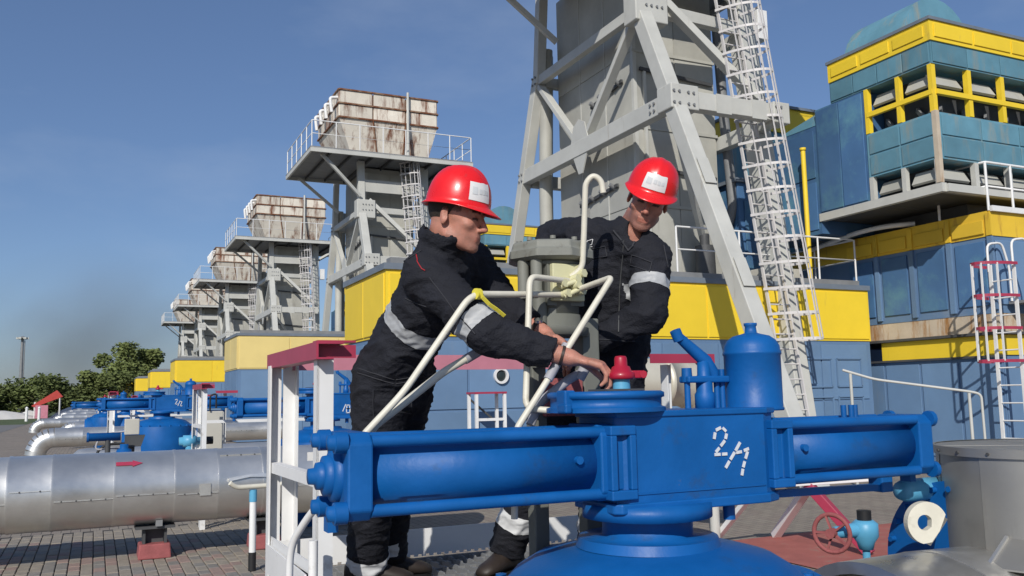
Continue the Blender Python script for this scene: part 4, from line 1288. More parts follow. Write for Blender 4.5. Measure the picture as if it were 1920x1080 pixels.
        MB().box((x1 + s_ * 0.072 - 0.03, AY - 0.02, AZ - h - 0.035), (x1 + s_ * 0.072 + 0.0, AY + 0.03, AZ - h + 0.005)).build('drain_lug', B, c)
        return c
    cylinder(1.470, 0.705, -1, 0.122, 0.093)
    cR = cylinder(2.190, 2.855, 1, 0.114, 0.093)
    for x in (2.62, 2.68, 2.66):
        MB().cyl((x, AY + 0.03, AZ + 0.10), (x, AY + 0.03, AZ + 0.155), 0.011, None, 8).build('fitting', B, cR)
    # bar below the right cylinder and the bracket it ends on
    lk = MB().bar((2.17, 2.50, 1.135), (2.80, 2.56, 1.118), 0.03, 0.026).build('link_bar', B, t)
    MB().box((2.76, 2.53, 1.10), (2.82, 2.60, 1.175)).build('link_bracket', B, lk, bevel=0.006)
    return t, housing


valve, vh = make_valve(True)
GV = 'blue gas valves with long actuators'
tag(valve, 'large blue valve actuator marked 2/1 filling the foreground, with reservoir and red knob', 'valve', GV)
others = []
for dx, dy, dz, lb in ((0.89, 8.49, 0.13, 'blue valve actuator with number 8 behind the white guard rail posts'),
                       (-0.53, 15.5, 0.19, 'blue valve at left with round body, standing behind the nearest silver pipe'),
                       (-1.3, 31.0, 0.16, 'far blue valve just left of and beyond the round-bodied one at left'),
                       (-0.2, 43.0, 0.12, 'small blue valve farther along the line, behind the round-bodied one'),
                       (-0.9, 70.0, 0.10, 'blue valve second from the far end of the pipe row'),
                       (-0.6, 35.5, 0.10, 'small far blue valve beyond the second silver pipe'),
                       (-0.6, 92.0, 0.10, 'tiny farthest blue valve near the end of the pipe row')):
    c = copy_tree(valve)
    c.location = VBASE + V(dx, dy, dz)
    tag(c, lb, 'valve', GV)
    others.append(c)

# stencilled marks
def px_mark(segs):
    return [((a[0] - 1325, a[1] - 796), (b[0] - 1325, b[1] - 796)) for a, b in segs]


two_one = px_mark([((1328, 820), (1330, 809)), ((1332, 804), (1340, 800)), ((1344, 801), (1349, 807)), ((1350, 812), (1348, 821)),
                   ((1346, 825), (1339, 834)), ((1336, 838), (1330, 845)), ((1328, 849.5), (1337, 849.5)), ((1341, 849.5), (1349, 849.5)),
                   ((1373, 830), (1365, 844)), ((1362.5, 848), (1355, 860)), ((1352.5, 864), (1346, 875)),
                   ((1366, 848), (1375, 847)), ((1380, 845), (1388, 842)), ((1386, 848), (1382, 860)), ((1380, 866), (1377, 876)), ((1376, 880), (1374, 891))])
strokes(vh, two_one, (1.862, 2.4018, 1.386), 0.00236, 0.00176, 0.0100, 'number_marking')


def valve_housing(v):
    for ch in v.children:
        if ch.name.startswith('housing'):
            return ch


slash8 = [((0, 40), (10, 18)), ((14, 20), (24, 20)), ((24, 20), (24, 32)), ((24, 32), (14, 32)), ((14, 32), (14, 20)), ((13, 32), (25, 32)), ((25, 32), (25, 46)), ((25, 46), (13, 46)), ((13, 46), (13, 32))]
for v, segs in ((others[0], slash8), (others[1], [((0, 4), (8, 0)), ((8, 0), (12, 6)), ((12, 6), (0, 26)), ((0, 26), (12, 26)), ((14, 34), (24, 10)), ((26, 14), (34, 14)), ((34, 14), (26, 36)), ((26, 36), (35, 36))])):
    strokes(valve_housing(v), segs, (1.90, 2.4018, 1.36), 0.0036, 0.0036, 0.011, 'number_marking')

# ------------------------------------------------------------------ insulated vessel and pipe on the right of the near valve
dr = thing('insulated_drum', (3.42, 2.29, 0), 'grey sheet-clad insulated drum at the right edge beside the blue actuator', 'drum')
dc, drr = V(3.42, 2.29, 0), 0.41
for k in range(10):
    a0 = 2 * math.pi * k / 10
    MB().lathe((dc.x, dc.y, 0.78), Z, [(0, drr + 0.002 * (k % 2)), (0.472, drr + 0.002 * (k % 2))], 6, arc=(a0, a0 + 2 * math.pi / 10 + 0.012)).build('cladding', 'drum_grey', dr)
    lid_seg = MB().prism([(0, 0)] + [((drr + 0.012) * math.cos(a0 + 2 * math.pi / 10 * j / 5), (drr + 0.012) * math.sin(a0 + 2 * math.pi / 10 * j / 5)) for j in range(6)], (dc.x, dc.y, 1.252 + 0.0012 * (k % 2)), (1, 0, 0), (0, 1, 0), (0, 0, 0.012))
    lid_seg.build('lid_segment', 'drum_grey', dr)
MB().lathe((dc.x, dc.y, 0), Z, [(1.235, drr + 0.006), (1.235, drr + 0.014), (1.235, drr + 0.014), (1.268, drr + 0.014), (1.268, drr + 0.014), (1.268, drr + 0.002)], 60).build('rim', 'drum_grey', dr)
for k in range(20):
    a = 2 * math.pi * k / 20 + 0.1
    p = V(dc.x + (drr + 0.014) * math.cos(a), dc.y + (drr + 0.014) * math.sin(a), 1.25)
    MB().cyl(p, p + V(math.cos(a), math.sin(a), 0) * 0.006, 0.006, None, 6).build('rivet', 'dark_steel', dr)
ip = thing('insulated_fitting', (3.6, 2.6, 0), 'crumpled silver pipe insulation under the drum in the lower right corner', 'pipe')
for k in range(6):
    x0 = 2.42 + 0.34 * k
    MB().lathe((x0, 2.32, 0.42), (1, 0, 0), [(0, 0.44), (0, 0.482 + 0.006 * (k % 2)), (0, 0.482 + 0.006 * (k % 2)), (0.34, 0.479 + 0.006 * ((k + 1) % 2)), (0.352, 0.476)], 48).build('cladding', 'crumpled_sheet', ip)
# fan of tapering sheets up to the drum
for k in range(9):
    a0 = math.pi * 1.06 + math.pi * 0.75 * k / 9
    a1 = math.pi * 1.06 + math.pi * 0.75 * (k + 1) / 9
    q = []
    for a in (a0 + 0.006, a1 - 0.006):
        q.append((dc.x + (drr + 0.004) * math.cos(a), dc.y + (drr + 0.004) * math.sin(a), 0.945))
        q.append((dc.x + (drr + 0.16) * math.cos(a), dc.y + (drr + 0.16) * math.sin(a), 0.862))
    n_ = V(0, 0, 0.006)
    MB().hexa([q[0], q[1], q[3], q[2]], [V(p) + n_ for p in (q[0], q[1], q[3], q[2])]).build('flashing', 'drum_grey', ip)
    MB().bar(V(q[0]) + n_ * 1.6, V(q[1]) + n_ * 1.6, 0.012, 0.012).build('flashing_ridge', 'pipe_silver', ip)
# lifting lug and blue flange disc
lg = thing('lifting_lug', (2.84, 2.44, 0.9), 'cream lifting lug plate with a round hole, in front of the drum', 'lug')
m = MB()
outer, inner = [], []
for k in range(28):
    a = R(22) + R(232) * k / 25 if k < 26 else 0
    outer.append((0.078 * math.cos(a), 0.078 * math.sin(a)) if k < 26 else ((0.012, -0.070), (0.045, -0.030))[k - 26])
    b = math.atan2(outer[-1][1], outer[-1][0])
    inner.append((-0.010 + 0.029 * math.cos(b), 0.002 + 0.029 * math.sin(b)))
ex, nrm = V(0.93, -0.36, 0), V(0.36, 0.93, 0)
o = V(2.838, 2.40, 0.995)
vv = [o + ex * p[0] + Z * p[1] for p in outer] + [o + ex * p[0] + Z * p[1] for p in inner]
vv2 = [p + nrm * 0.03 for p in vv]
fs = []
for k in range(28):
    k2 = (k + 1) % 28
    fs += [(k, k2, 28 + k2, 28 + k), (56 + k, 84 + k, 84 + k2, 56 + k2), (k, 56 + k, 56 + k2, k2), (28 + k, 28 + k2, 84 + k2, 84 + k)]
m.add(vv + vv2, fs)
m.build('plate', 'tube_cream', lg)
m = MB().hexa([o + ex * -0.01 + Z * -0.075, o + ex * 0.07 + Z * 0.02, o + ex * 0.085 + Z * 0.01 + nrm * 0.01, o + ex * 0.01 + Z * -0.085 + nrm * 0.01],
              [o + ex * 0.03 + Z * -0.08 + nrm * 0.11, o + ex * 0.11 + Z * 0.0 + nrm * 0.11, o + ex * 0.12 + Z * -0.01 + nrm * 0.10, o + ex * 0.045 + Z * -0.09 + nrm * 0.10])
m.build('weld_tab', 'drum_grey', lg)
fd = thing('blue_flange', (3.10, 2.47, 0), 'round blue flange with bolts below the right end of the actuator', 'flange')
MB().lathe((3.10, 2.47, 0.79), (1, 0, 0), [(-0.03, 0.0), (-0.03, 0.34), (-0.03, 0.34), (0.03, 0.34), (0.03, 0.34), (0.03, 0.0)], 64).build('disc', 'actuator_blue', fd)
for k in range(24):
    a = 2 * math.pi * k / 24
    p = V(3.10, 2.47 + 0.31 * math.cos(a), 0.79 + 0.31 * math.sin(a))
    MB().cyl(p + V(-0.055, 0, 0), p + V(0.05, 0, 0), 0.012, None, 8).build('bolt', 'actuator_blue', fd)
MB().lathe((2.93, 2.60, 1.09), (1, 0, 0), [(0, 0.0), (0, 0.035), (0.03, 0.045), (0.3, 0.045), (0.3, 0.0)], 20).build('collar', 'light_blue', fd)

# small gate valve with a red handwheel
gv = thing('small_valve', (3.95, 3.83, 0), 'small light blue valve with dull red handwheel on the yard behind the actuator', 'valve')
wc, wa = V(3.815, 3.88, 0.687), V(-0.9, -0.35, 0.0).normalized()
dd, ss, uu = frame(wa)
wm = MB()
rim = [wc + (ss * math.cos(2 * math.pi * k / 24) + uu * math.sin(2 * math.pi * k / 24)) * 0.105 for k in range(25)]
wm.tube(rim, 0.013, 8, cap=False)
wheel = wm.build('handwheel', 'block_red', gv)
for k in range(5):
    a = 2 * math.pi * k / 5
    MB().bar(wc + wa * -0.01, wc + (ss * math.cos(a) + uu * math.sin(a)) * 0.1, 0.02, 0.012).build('spoke', 'block_red', wheel)
MB().cyl(wc + wa * 0.03, wc - wa * 0.04, 0.028, None, 12).build('hub', 'block_red', wheel)
MB().cyl(wc - wa * 0.03, (4.03, 3.87, 0.692), 0.032, 0.045, 14).build('stem', 'light_blue', gv)
MB().lathe((4.05, 3.86, 0.0), Z, [(0.58, 0.0), (0.58, 0.04), (0.62, 0.05), (0.655, 0.074), (0.725, 0.074), (0.745, 0.05), (0.745, 0.0)], 20).build('body', 'light_blue', gv)
MB().cyl((4.05, 3.86, 0.745), (4.05, 3.86, 0.80), 0.04, None, 14).build('cap', 'black_rubber', gv)
MB().cyl((4.05, 3.86, 0.0), (4.05, 3.86, 0.60), 0.022, None, 12).build('riser', 'light_blue', gv)

# red and white trestle
tr = thing('trestle', (6.3, 6.7, 0), 'red and white trestle of struts standing on the red painted ground', 'trestle')
MB().bar((5.75, 6.75, 0.62), (6.85, 6.35, 0.66), 0.09, 0.09).build('cross_beam', 'white_paint', tr, bevel=0.006)
MB().bar((6.28, 6.62, 0.60), (6.45, 7.35, 0.0), 0.09, 0.07).build('strut', 'white_paint', tr, bevel=0.006)
MB().bar((6.22, 6.60, 0.60), (6.45, 6.10, 0.0), 0.09, 0.09).build('strut', 'red_trim', tr, bevel=0.006)
MB().bar((5.78, 6.78, 0.60), (5.80, 7.5, 0.0), 0.07, 0.05).build('strut', 'white_paint', tr, bevel=0.006)

# boxes and fittings round the far valves
cb = thing('control_box', (0.45, 15.6, 0), 'small grey control box on a dark stand with looped conduits at left', 'control box')
p = V(0.55, 15.6, 1.12)
MB().box((p.x - 0.11, p.y - 0.1, p.z - 0.13), (p.x + 0.11, p.y + 0.1, p.z + 0.12)).build('box', 'box_beige', cb, bevel=0.012)
MB().hexa([(p.x - 0.1, p.y - 0.1, 0.80), (p.x + 0.14, p.y - 0.1, 0.80), (p.x + 0.14, p.y + 0.1, 0.80), (p.x - 0.1, p.y + 0.1, 0.80)], [(p.x - 0.1, p.y - 0.1, 0.98), (p.x + 0.2, p.y - 0.1, 0.98), (p.x + 0.2, p.y + 0.1, 0.98), (p.x - 0.1, p.y + 0.1, 0.98)]).build('bracket', 'dark_steel', cb)
MB().cyl((p.x, p.y, 0), (p.x, p.y, 0.81), 0.05, None, 10).build('stand', 'dark_steel', cb)
MB().tube(fillet([(p.x - 0.1, p.y - 0.08, 1.05), (p.x - 0.45, p.y, 1.0), (p.x - 0.55, p.y, 0.75), (p.x - 0.3, p.y - 0.05, 0.8), (p.x - 0.1, p.y - 0.05, 0.75)], 0.15, 4), 0.016, 6).build('conduit', 'hose_grey', cb)
MB().tube(fillet([(p.x - 0.5, p.y, 0.0), (p.x - 0.5, p.y, 0.75), (p.x - 0.35, p.y, 0.85), (p.x - 0.1, p.y, 0.85)], 0.12, 4), 0.02, 6).build('conduit', 'black_rubber', cb)
bc = thing('blue_cylinder', (-0.25, 15.2, 0), 'plain dark blue horizontal cylinder left of the grey control box', 'cylinder')
MB().lathe((-0.10, 15.2, 0.98), (1, 0, 0), [(0, 0.0), (0, 0.075), (0, 0.075), (0.03, 0.075), (0.03, 0.075), (0.04, 0.064), (0.48, 0.064), (0.48, 0.0)], 20).build('barrel', 'actuator_blue', bc)
MB().cyl((0.2, 15.2, 0.0), (0.2, 15.2, 0.95), 0.04, None, 10).build('stand', 'dark_steel', bc)
sv = thing('small_blue_valve', (0.35, 14.7, 0), 'small blue valve body with dome top right above the nearest pipe at left', 'valve')
MB().lathe((0.42, 14.7, 0), Z, [(0.0, 0.12), (0.35, 0.2), (0.60, 0.24), (0.70, 0.22), (0.74, 0.12), (0.80, 0.1), (0.82, 0.06), (0.88, 0.06), (0.88, 0.0)], 24).build('body', 'actuator_blue', sv)
MB().cyl((0.42, 14.45, 0.62), (0.42, 14.42, 0.62), 0.025, None, 10).build('plug', 'sticker', sv)
cab = thing('beige_cabinet', (1.55, 13.4, 0), 'narrow beige cabinet with black handle left of the number 8 valve', 'cabinet')
MB().box((1.36, 12.9, 0.75), (1.62, 13.2, 1.36)).build('body', 'box_beige', cab, bevel=0.01)
MB().box((1.40, 12.95, 0.0), (1.44, 13.0, 0.75)).box((1.54, 12.95, 0.0), (1.58, 13.0, 0.75)).build('stand', 'dark_steel', cab)
MB().tube(fillet([(1.44, 12.88, 1.36), (1.44, 12.88, 1.58), (1.52, 12.88, 1.6), (1.52, 12.88, 1.4)], 0.03, 3), 0.012, 6).build('handle', 'black_rubber', cab)
lb_ = thing('light_blue_fitting', (1.2, 12.3, 0), 'light blue pipe fitting with black plug just above the nearest pipe', 'fitting')
MB().lathe((1.0, 12.3, 0.99), (1, 0, 0), [(0, 0.0), (0, 0.05), (0.05, 0.055), (0.05, 0.075), (0.2, 0.075), (0.2, 0.05), (0.3, 0.05), (0.3, 0.0)], 16).build('body', 'light_blue', lb_)
MB().cyl((1.3, 12.3, 0.99), (1.42, 12.3, 0.99), 0.05, None, 12).build('plug', 'black_rubber', lb_)
MB().cyl((1.12, 12.3, 0.0), (1.12, 12.3, 0.93), 0.04, None, 10).build('riser', 'light_blue', lb_)
# ------------------------------------------------------------------ access platform with guard rails
PB = Vector((1.9, 3.7, 0))
DZ = 0.72


def make_platform():
    t = thing('access_platform', PB)
    W = 'white_paint'
    x0, x1, y0, y1 = 0.74, 2.42, 3.08, 4.22
    # serrated grating deck: bearing bars with teeth
    deck = MB()
    deck.box((x0, y0, DZ - 0.05), (x1, y0 + 0.02, DZ)).box((x0, y1 - 0.02, DZ - 0.05), (x1, y1, DZ))
    nb = 30
    for k in range(nb):
        x = x0 + 0.01 + (x1 - x0 - 0.02) * k / (nb - 1)
        deck.box((x - 0.004, y0 + 0.02, DZ - 0.035), (x + 0.004, y1 - 0.02, DZ - 0.006))
        for j in range(10):
            y = y0 + 0.08 + (y1 - y0 - 0.12) * j / 9.5
            deck.box((x - 0.004, y, DZ - 0.006), (x + 0.004, y + 0.05, DZ))
    for j in range(7):
        y = y0 + 0.08 + (y1 - y0 - 0.16) * j / 6
        deck.box((x0, y - 0.004, DZ - 0.032), (x1, y + 0.004, DZ - 0.012))
    deck.build('deck_grating', 'mid_steel', t)
    for x in (x0 + 0.03, x1 - 0.03, 1.6):
        MB().box((x - 0.03, y0 + 0.02, DZ - 0.13), (x + 0.03, y1 - 0.02, DZ - 0.05)).build('deck_beam', W, t)
    for x in (x0 + 0.03, x1 - 0.03):
        for y in (y0 + 0.06, y1 - 0.06):
            MB().box((x - 0.03, y - 0.03, 0), (x + 0.03, y + 0.03, DZ - 0.13)).build('leg', W, t)
    # toe board at the back with a toothed lower edge
    tb = [(x0, 0.135), (x1, 0.135)]
    n = 84
    pts = [(x0, 0.135)]
    low = []
    for k in range(n):
        xx = x0 + (x1 - x0) * k / n
        low += [(xx, 0.004 if k % 2 else 0.014), (xx + (x1 - x0) / n, 0.004 if k % 2 else 0.014)]
    MB().prism([(x0, 0.135)] + low + [(x1, 0.135)], (0, y1 + 0.005, DZ), (1, 0, 0), (0, 0, 1), (0, 0.008, 0)).build('toe_board', W, t)
    MB().box((x0 - 0.012, 3.4, DZ + 0.004), (x0 - 0.004, y1, DZ + 0.13)).build('toe_board', W, t)
    # guard rail: angle-iron posts, red top rails
    ZT = 1.712

    def post(x, y, w, fx, fy, z0=0.0, mt=W):
        m = MB()
        x2, y2 = x + fx * w, y + fy * w
        m.box((min(x, x2), min(y, y + fy * 0.008), z0), (max(x, x2), max(y, y + fy * 0.008), ZT - 0.055))
        m.box((min(x, x + fx * 0.008), min(y, y2), z0), (max(x, x + fx * 0.008), max(y, y2), ZT - 0.055))
        return m.build('post', mt, t)
    post(0.755, 3.33, 0.062, 1, 1)
    post(0.73, 4.245, 0.062, 1, -1)
    post(0.865, 4.26, 0.062, -1, -1)
    post(2.945, 4.25, 0.066, 1, -1)
    # top rails: channel along the left end, angle along the back
    rl_ = MB()
    rl_.box((0.735, 3.26, ZT - 0.008), (0.84, 4.30, ZT)).box((0.735, 3.26, ZT - 0.065), (0.743, 4.30, ZT - 0.008)).box((0.743, 3.26, ZT - 0.065), (0.80, 4.30, ZT - 0.058))
    rl_.build('top_rail', 'red_trim', t)
    cap = MB()
    cap.box((0.752, 3.318, ZT - 0.058), (0.90, 3.328, ZT - 0.009)).box((0.752, 3.318, ZT + 0.001), (0.90, 3.40, ZT + 0.009))
    cap.build('rail_end', 'red_trim', t)
    bk_ = MB()
    bk_.box((0.845, 4.25, ZT - 0.008), (2.60, 4.31, ZT)).box((0.845, 4.24, ZT - 0.075), (2.60, 4.25, ZT))
    bk_.build('back_rail', 'pink_trim', t)
    b2 = MB()
    b2.box((2.78, 4.10, ZT - 0.006), (3.22, 4.32, ZT + 0.002)).box((2.78, 4.10, ZT - 0.05), (3.22, 4.108, ZT - 0.006))
    b2.build('top_rail', 'red_trim', t)
    MB().prism([(0.0, 0.0), (0.07, 0.0), (0.07, 0.09)], (2.945, 4.244, ZT - 0.14), (1, 0, 0), (0, 0, 1), (0, 0.005, 0)).build('gusset', 'pink_trim', t)
    # middle rails
    zr = 1.19
    MB().bar((0.768, 3.34, zr), (0.745, 4.24, zr), 0.008, 0.045).bar((0.785, 3.34, zr + 0.02), (0.765, 4.24, zr + 0.02), 0.04, 0.006).build('middle_rail', W, t)
    MB().bar((0.92, 4.255, zr + 0.04), (2.42, 4.255, zr + 0.04), 0.008, 0.04).build('middle_rail', W, t)
    MB().bar((0.768, 3.34, 0.86), (0.745, 4.24, 0.86), 0.008, 0.045).build('middle_rail', W, t)
    return t


platform = make_platform()
GPf = 'white access platforms with red top rails'
tag(platform, 'white access platform with red-topped guard rail that the two workers stand on', 'platform', GPf)
for dx, dy, lb in ((0.42, 8.05, 'second white access platform, its pair of posts left of the number 8 valve'),
                   (-0.5, 15.3, 'third white access platform with pink rail behind the round blue valve at left'),
                   (0.3, 26.6, 'far white access platform showing as a short row of white posts'),
                   (-0.6, 35.0, 'small white access platform farther along the pipe row'),
                   (-0.6, 53.5, 'farthest white access platform, tiny posts before the trees')):
    c = copy_tree(platform)
    for ch in list(c.children):
        if ch.name.startswith(('back_rail', 'toe_board')):
            bpy.data.objects.remove(ch)
    c.location = PB + V(dx, dy, 0.0)
    tag(c, lb, 'platform', GPf)

# white step stool frame near the blue housing wall
so = thing('step_frame', (5.5, 12.6, 0), 'small white tubular step frame standing before the blue wall between the workers', 'step')
for x in (5.25, 5.72):
    for y in (12.45, 12.75):
        MB().box((x - 0.022, y - 0.022, 0), (x + 0.022, y + 0.022, 1.53)).build('leg', 'white_paint', so)
for z in (1.12, 0.7, 0.3):
    MB().box((5.272, 12.43, z), (5.698, 12.47, z + 0.04)).build('rung', 'white_paint', so)
MB().box((5.22, 12.42, 1.53), (5.75, 12.78, 1.56)).build('top_step', 'red_trim', so)
MB().bar((5.27, 12.76, 1.45), (5.70, 12.76, 1.1), 0.02, 0.03).build('brace', 'dark_steel', so)

# ------------------------------------------------------------------ valve control unit with its tubes
cu_ = thing('control_unit', (1.62, 2.99, 0), 'grey valve control unit on a post with cream tubing, between the two workers', 'control unit')
cc = V(1.578, 2.985, 0)
tp = MB().lathe((cc.x, cc.y, 0), Z, [(2.002, 0.0), (2.002, 0.15), (2.012, 0.172), (2.012, 0.172), (2.040, 0.172), (2.040, 0.172), (2.046, 0.164), (2.070, 0.160), (2.077, 0.15), (2.082, 0.0)], 8, smooth=False).build('top_cap', 'olive_top', cu_, bevel=0.006)
for k in range(8):
    a = 2 * math.pi * (k + 0.5) / 8
    MB().cyl((cc.x + 0.12 * math.cos(a), cc.y + 0.12 * math.sin(a), 2.08), (cc.x + 0.12 * math.cos(a), cc.y + 0.12 * math.sin(a), 2.092), 0.012, None, 6).build('bolt', 'olive_top', tp)
MB().lathe((cc.x, cc.y, 0), Z, [(1.80, 0.0), (1.80, 0.105), (1.985, 0.105), (1.985, 0.12), (2.004, 0.12), (2.004, 0.0)], 24).build('body', 'olive_grey', cu_)
for dx, dy in ((-0.128, -0.02), (-0.10, -0.075)):
    MB().cyl((cc.x + dx, cc.y + dy, 1.88), (cc.x + dx, cc.y + dy, 2.01), 0.022, None, 12).cyl((cc.x + dx, cc.y + dy, 1.86), (cc.x + dx, cc.y + dy, 1.885), 0.028, None, 6).build('stub_pipe', 'olive_top', cu_)
MB().cyl((cc.x - 0.09, cc.y - 0.07, 1.60), (cc.x - 0.09, cc.y - 0.07, 1.88), 0.03, None, 14).cyl((cc.x - 0.03, cc.y - 0.06, 1.62), (cc.x - 0.03, cc.y - 0.06, 1.82), 0.04, None, 14).build('lower_pipe', 'olive_grey', cu_)
MB().box((1.52, 2.86, 1.846), (1.655, 2.885, 1.985)).build('valve_panel', 'panel_cream', cu_, bevel=0.004)
MB().box((1.51, 2.885, 1.83), (1.665, 2.92, 1.99)).build('panel_back', 'olive_grey', cu_)
MB().lathe((cc.x, cc.y, 0), Z, [(1.72, 0.0), (1.72, 0.14), (1.75, 0.14), (1.75, 0.14), (1.755, 0.11), (1.80, 0.11), (1.80, 0.0)], 24).build('collar', 'olive_grey', cu_)
MB().box((1.685, 2.94, DZ), (1.76, 3.01, 1.79)).build('post', 'olive_grey', cu_, bevel=0.006)
MB().box((1.46, 2.93, DZ), (1.52, 2.99, 1.73)).build('post', 'olive_grey', cu_, bevel=0.006)
MB().box((1.42, 2.90, 0.0), (1.80, 3.05, DZ + 0.004)).build('pedestal', 'olive_grey', cu_, bevel=0.01)
MB().box((1.50, 2.90, 1.42), (1.66, 3.0, 1.56)).build('lower_box', 'block_red', cu_, bevel=0.006)

TR = 0.0115


def ctube(pts, rad=0.03, r=TR, mt='tube_cream', name='tube'):
    return MB().tube(fillet(pts, rad, 5), r, 10).build(name, mt, cu_)


ctube([(1.598, 2.863, 1.935), (1.636, 2.840, 1.968), (1.637, 2.822, 2.10), (1.637, 2.800, 2.285), (1.661, 2.783, 2.315), (1.690, 2.772, 2.292), (1.696, 2.772, 2.246)], 0.03)
ctube([(1.602, 2.863, 1.919), (1.370, 2.750, 1.914), (1.313, 2.689, 1.455), (1.382, 2.641, 1.447)], 0.035)
ctube([(1.591, 2.875, 1.871), (1.125, 2.700, 1.838), (0.900, 2.735, 1.517), (0.745, 2.745, 1.36), (0.735, 2.76, 1.16)], 0.05)
ctube([(1.617, 2.861, 1.885), (1.632, 2.629, 1.905), (1.404, 2.640, 1.589), (1.255, 2.640, 1.39), (1.25, 2.66, 1.1)], 0.02)
ctube([(1.240, 2.855, 1.668), (1.069, 2.815, 1.584), (0.800, 2.77, 1.402), (0.77, 2.77, 1.16)], 0.03, 0.0135)
ctube([(1.240, 2.855, 1.668), (1.155, 2.836, 1.625)], 0.02, 0.0165, 'hose_grey', 'hose')
ctube([(1.538, 2.718, 1.569), (1.50, 2.71, 1.555), (1.368, 2.695, 1.472), (1.33, 2.69, 1.40)], 0.02, 0.016, 'hose_grey', 'hose')
ctube([(1.455, 2.648, 1.668), (1.375, 2.640, 1.55)], 0.02, 0.0165, 'hose_grey', 'hose')
# fittings and nuts on the cream panel
for p in ((1.545, 2.855, 1.905), (1.56, 2.855, 1.868), (1.60, 2.85, 1.90), (1.62, 2.853, 1.88), (1.625, 2.853, 1.945), (1.60, 2.853, 1.925)):
    MB().cyl(p, (p[0] + 0.01, p[1] - 0.03, p[2] + 0.003), 0.017, None, 6).build('nut', 'panel_cream', cu_)
for a, b in (((1.54, 2.84, 1.895), (1.60, 2.83, 1.915)), ((1.555, 2.84, 1.858), (1.61, 2.83, 1.885))):
    MB().cyl(a, b, 0.010, None, 8).build('link_tube', 'panel_cream', cu_)
MB().cyl((1.535, 2.712, 1.553), (1.552, 2.70, 1.588), 0.02, None, 8).build('hose_fitting', 'hose_grey', cu_)
# yellow ribbon tied to the long tube
rb_ = thing('ribbon', (1.16, 2.69, 1.81), 'yellow ribbon tied to the cream tube over the left worker\'s sleeve', 'ribbon')
m = MB()
pts = [V(1.150, 2.690, 1.846), V(1.160, 2.684, 1.826), V(1.182, 2.678, 1.802), V(1.205, 2.672, 1.786), V(1.232, 2.668, 1.764)]
for a, b in zip(pts[:-1], pts[1:]):
    m.bar(a, b, 0.003, 0.014, (0.3, -0.9, 0.5))
m.cyl((1.140, 2.700, 1.84), (1.158, 2.706, 1.84), 0.019, None, 10)
m.build('strip', 'ribbon_yellow', rb_)

# tube beside the white posts at the left end of the actuator
et = thing('drain_tube', (0.70, 2.78, 0), 'thin white bent tube running from the actuator end down past the white posts', 'tube')
MB().tube(fillet([(0.66, 2.70, 1.235), (0.615, 2.86, 1.12), (0.585, 2.95, 1.03), (0.575, 2.96, 0.0)], 0.06, 5), 0.012, 10).build('tube', 'white_paint', et)
MB().tube([(0.72, 3.22, 0.0), (0.72, 3.22, 1.0)], 0.017, 10).build('pipe', 'white_paint', et)
# ------------------------------------------------------------------ people (signed distance fields turned into one skin)
import openvdb


def A3(p):
    return np.array(p, dtype=np.float32)


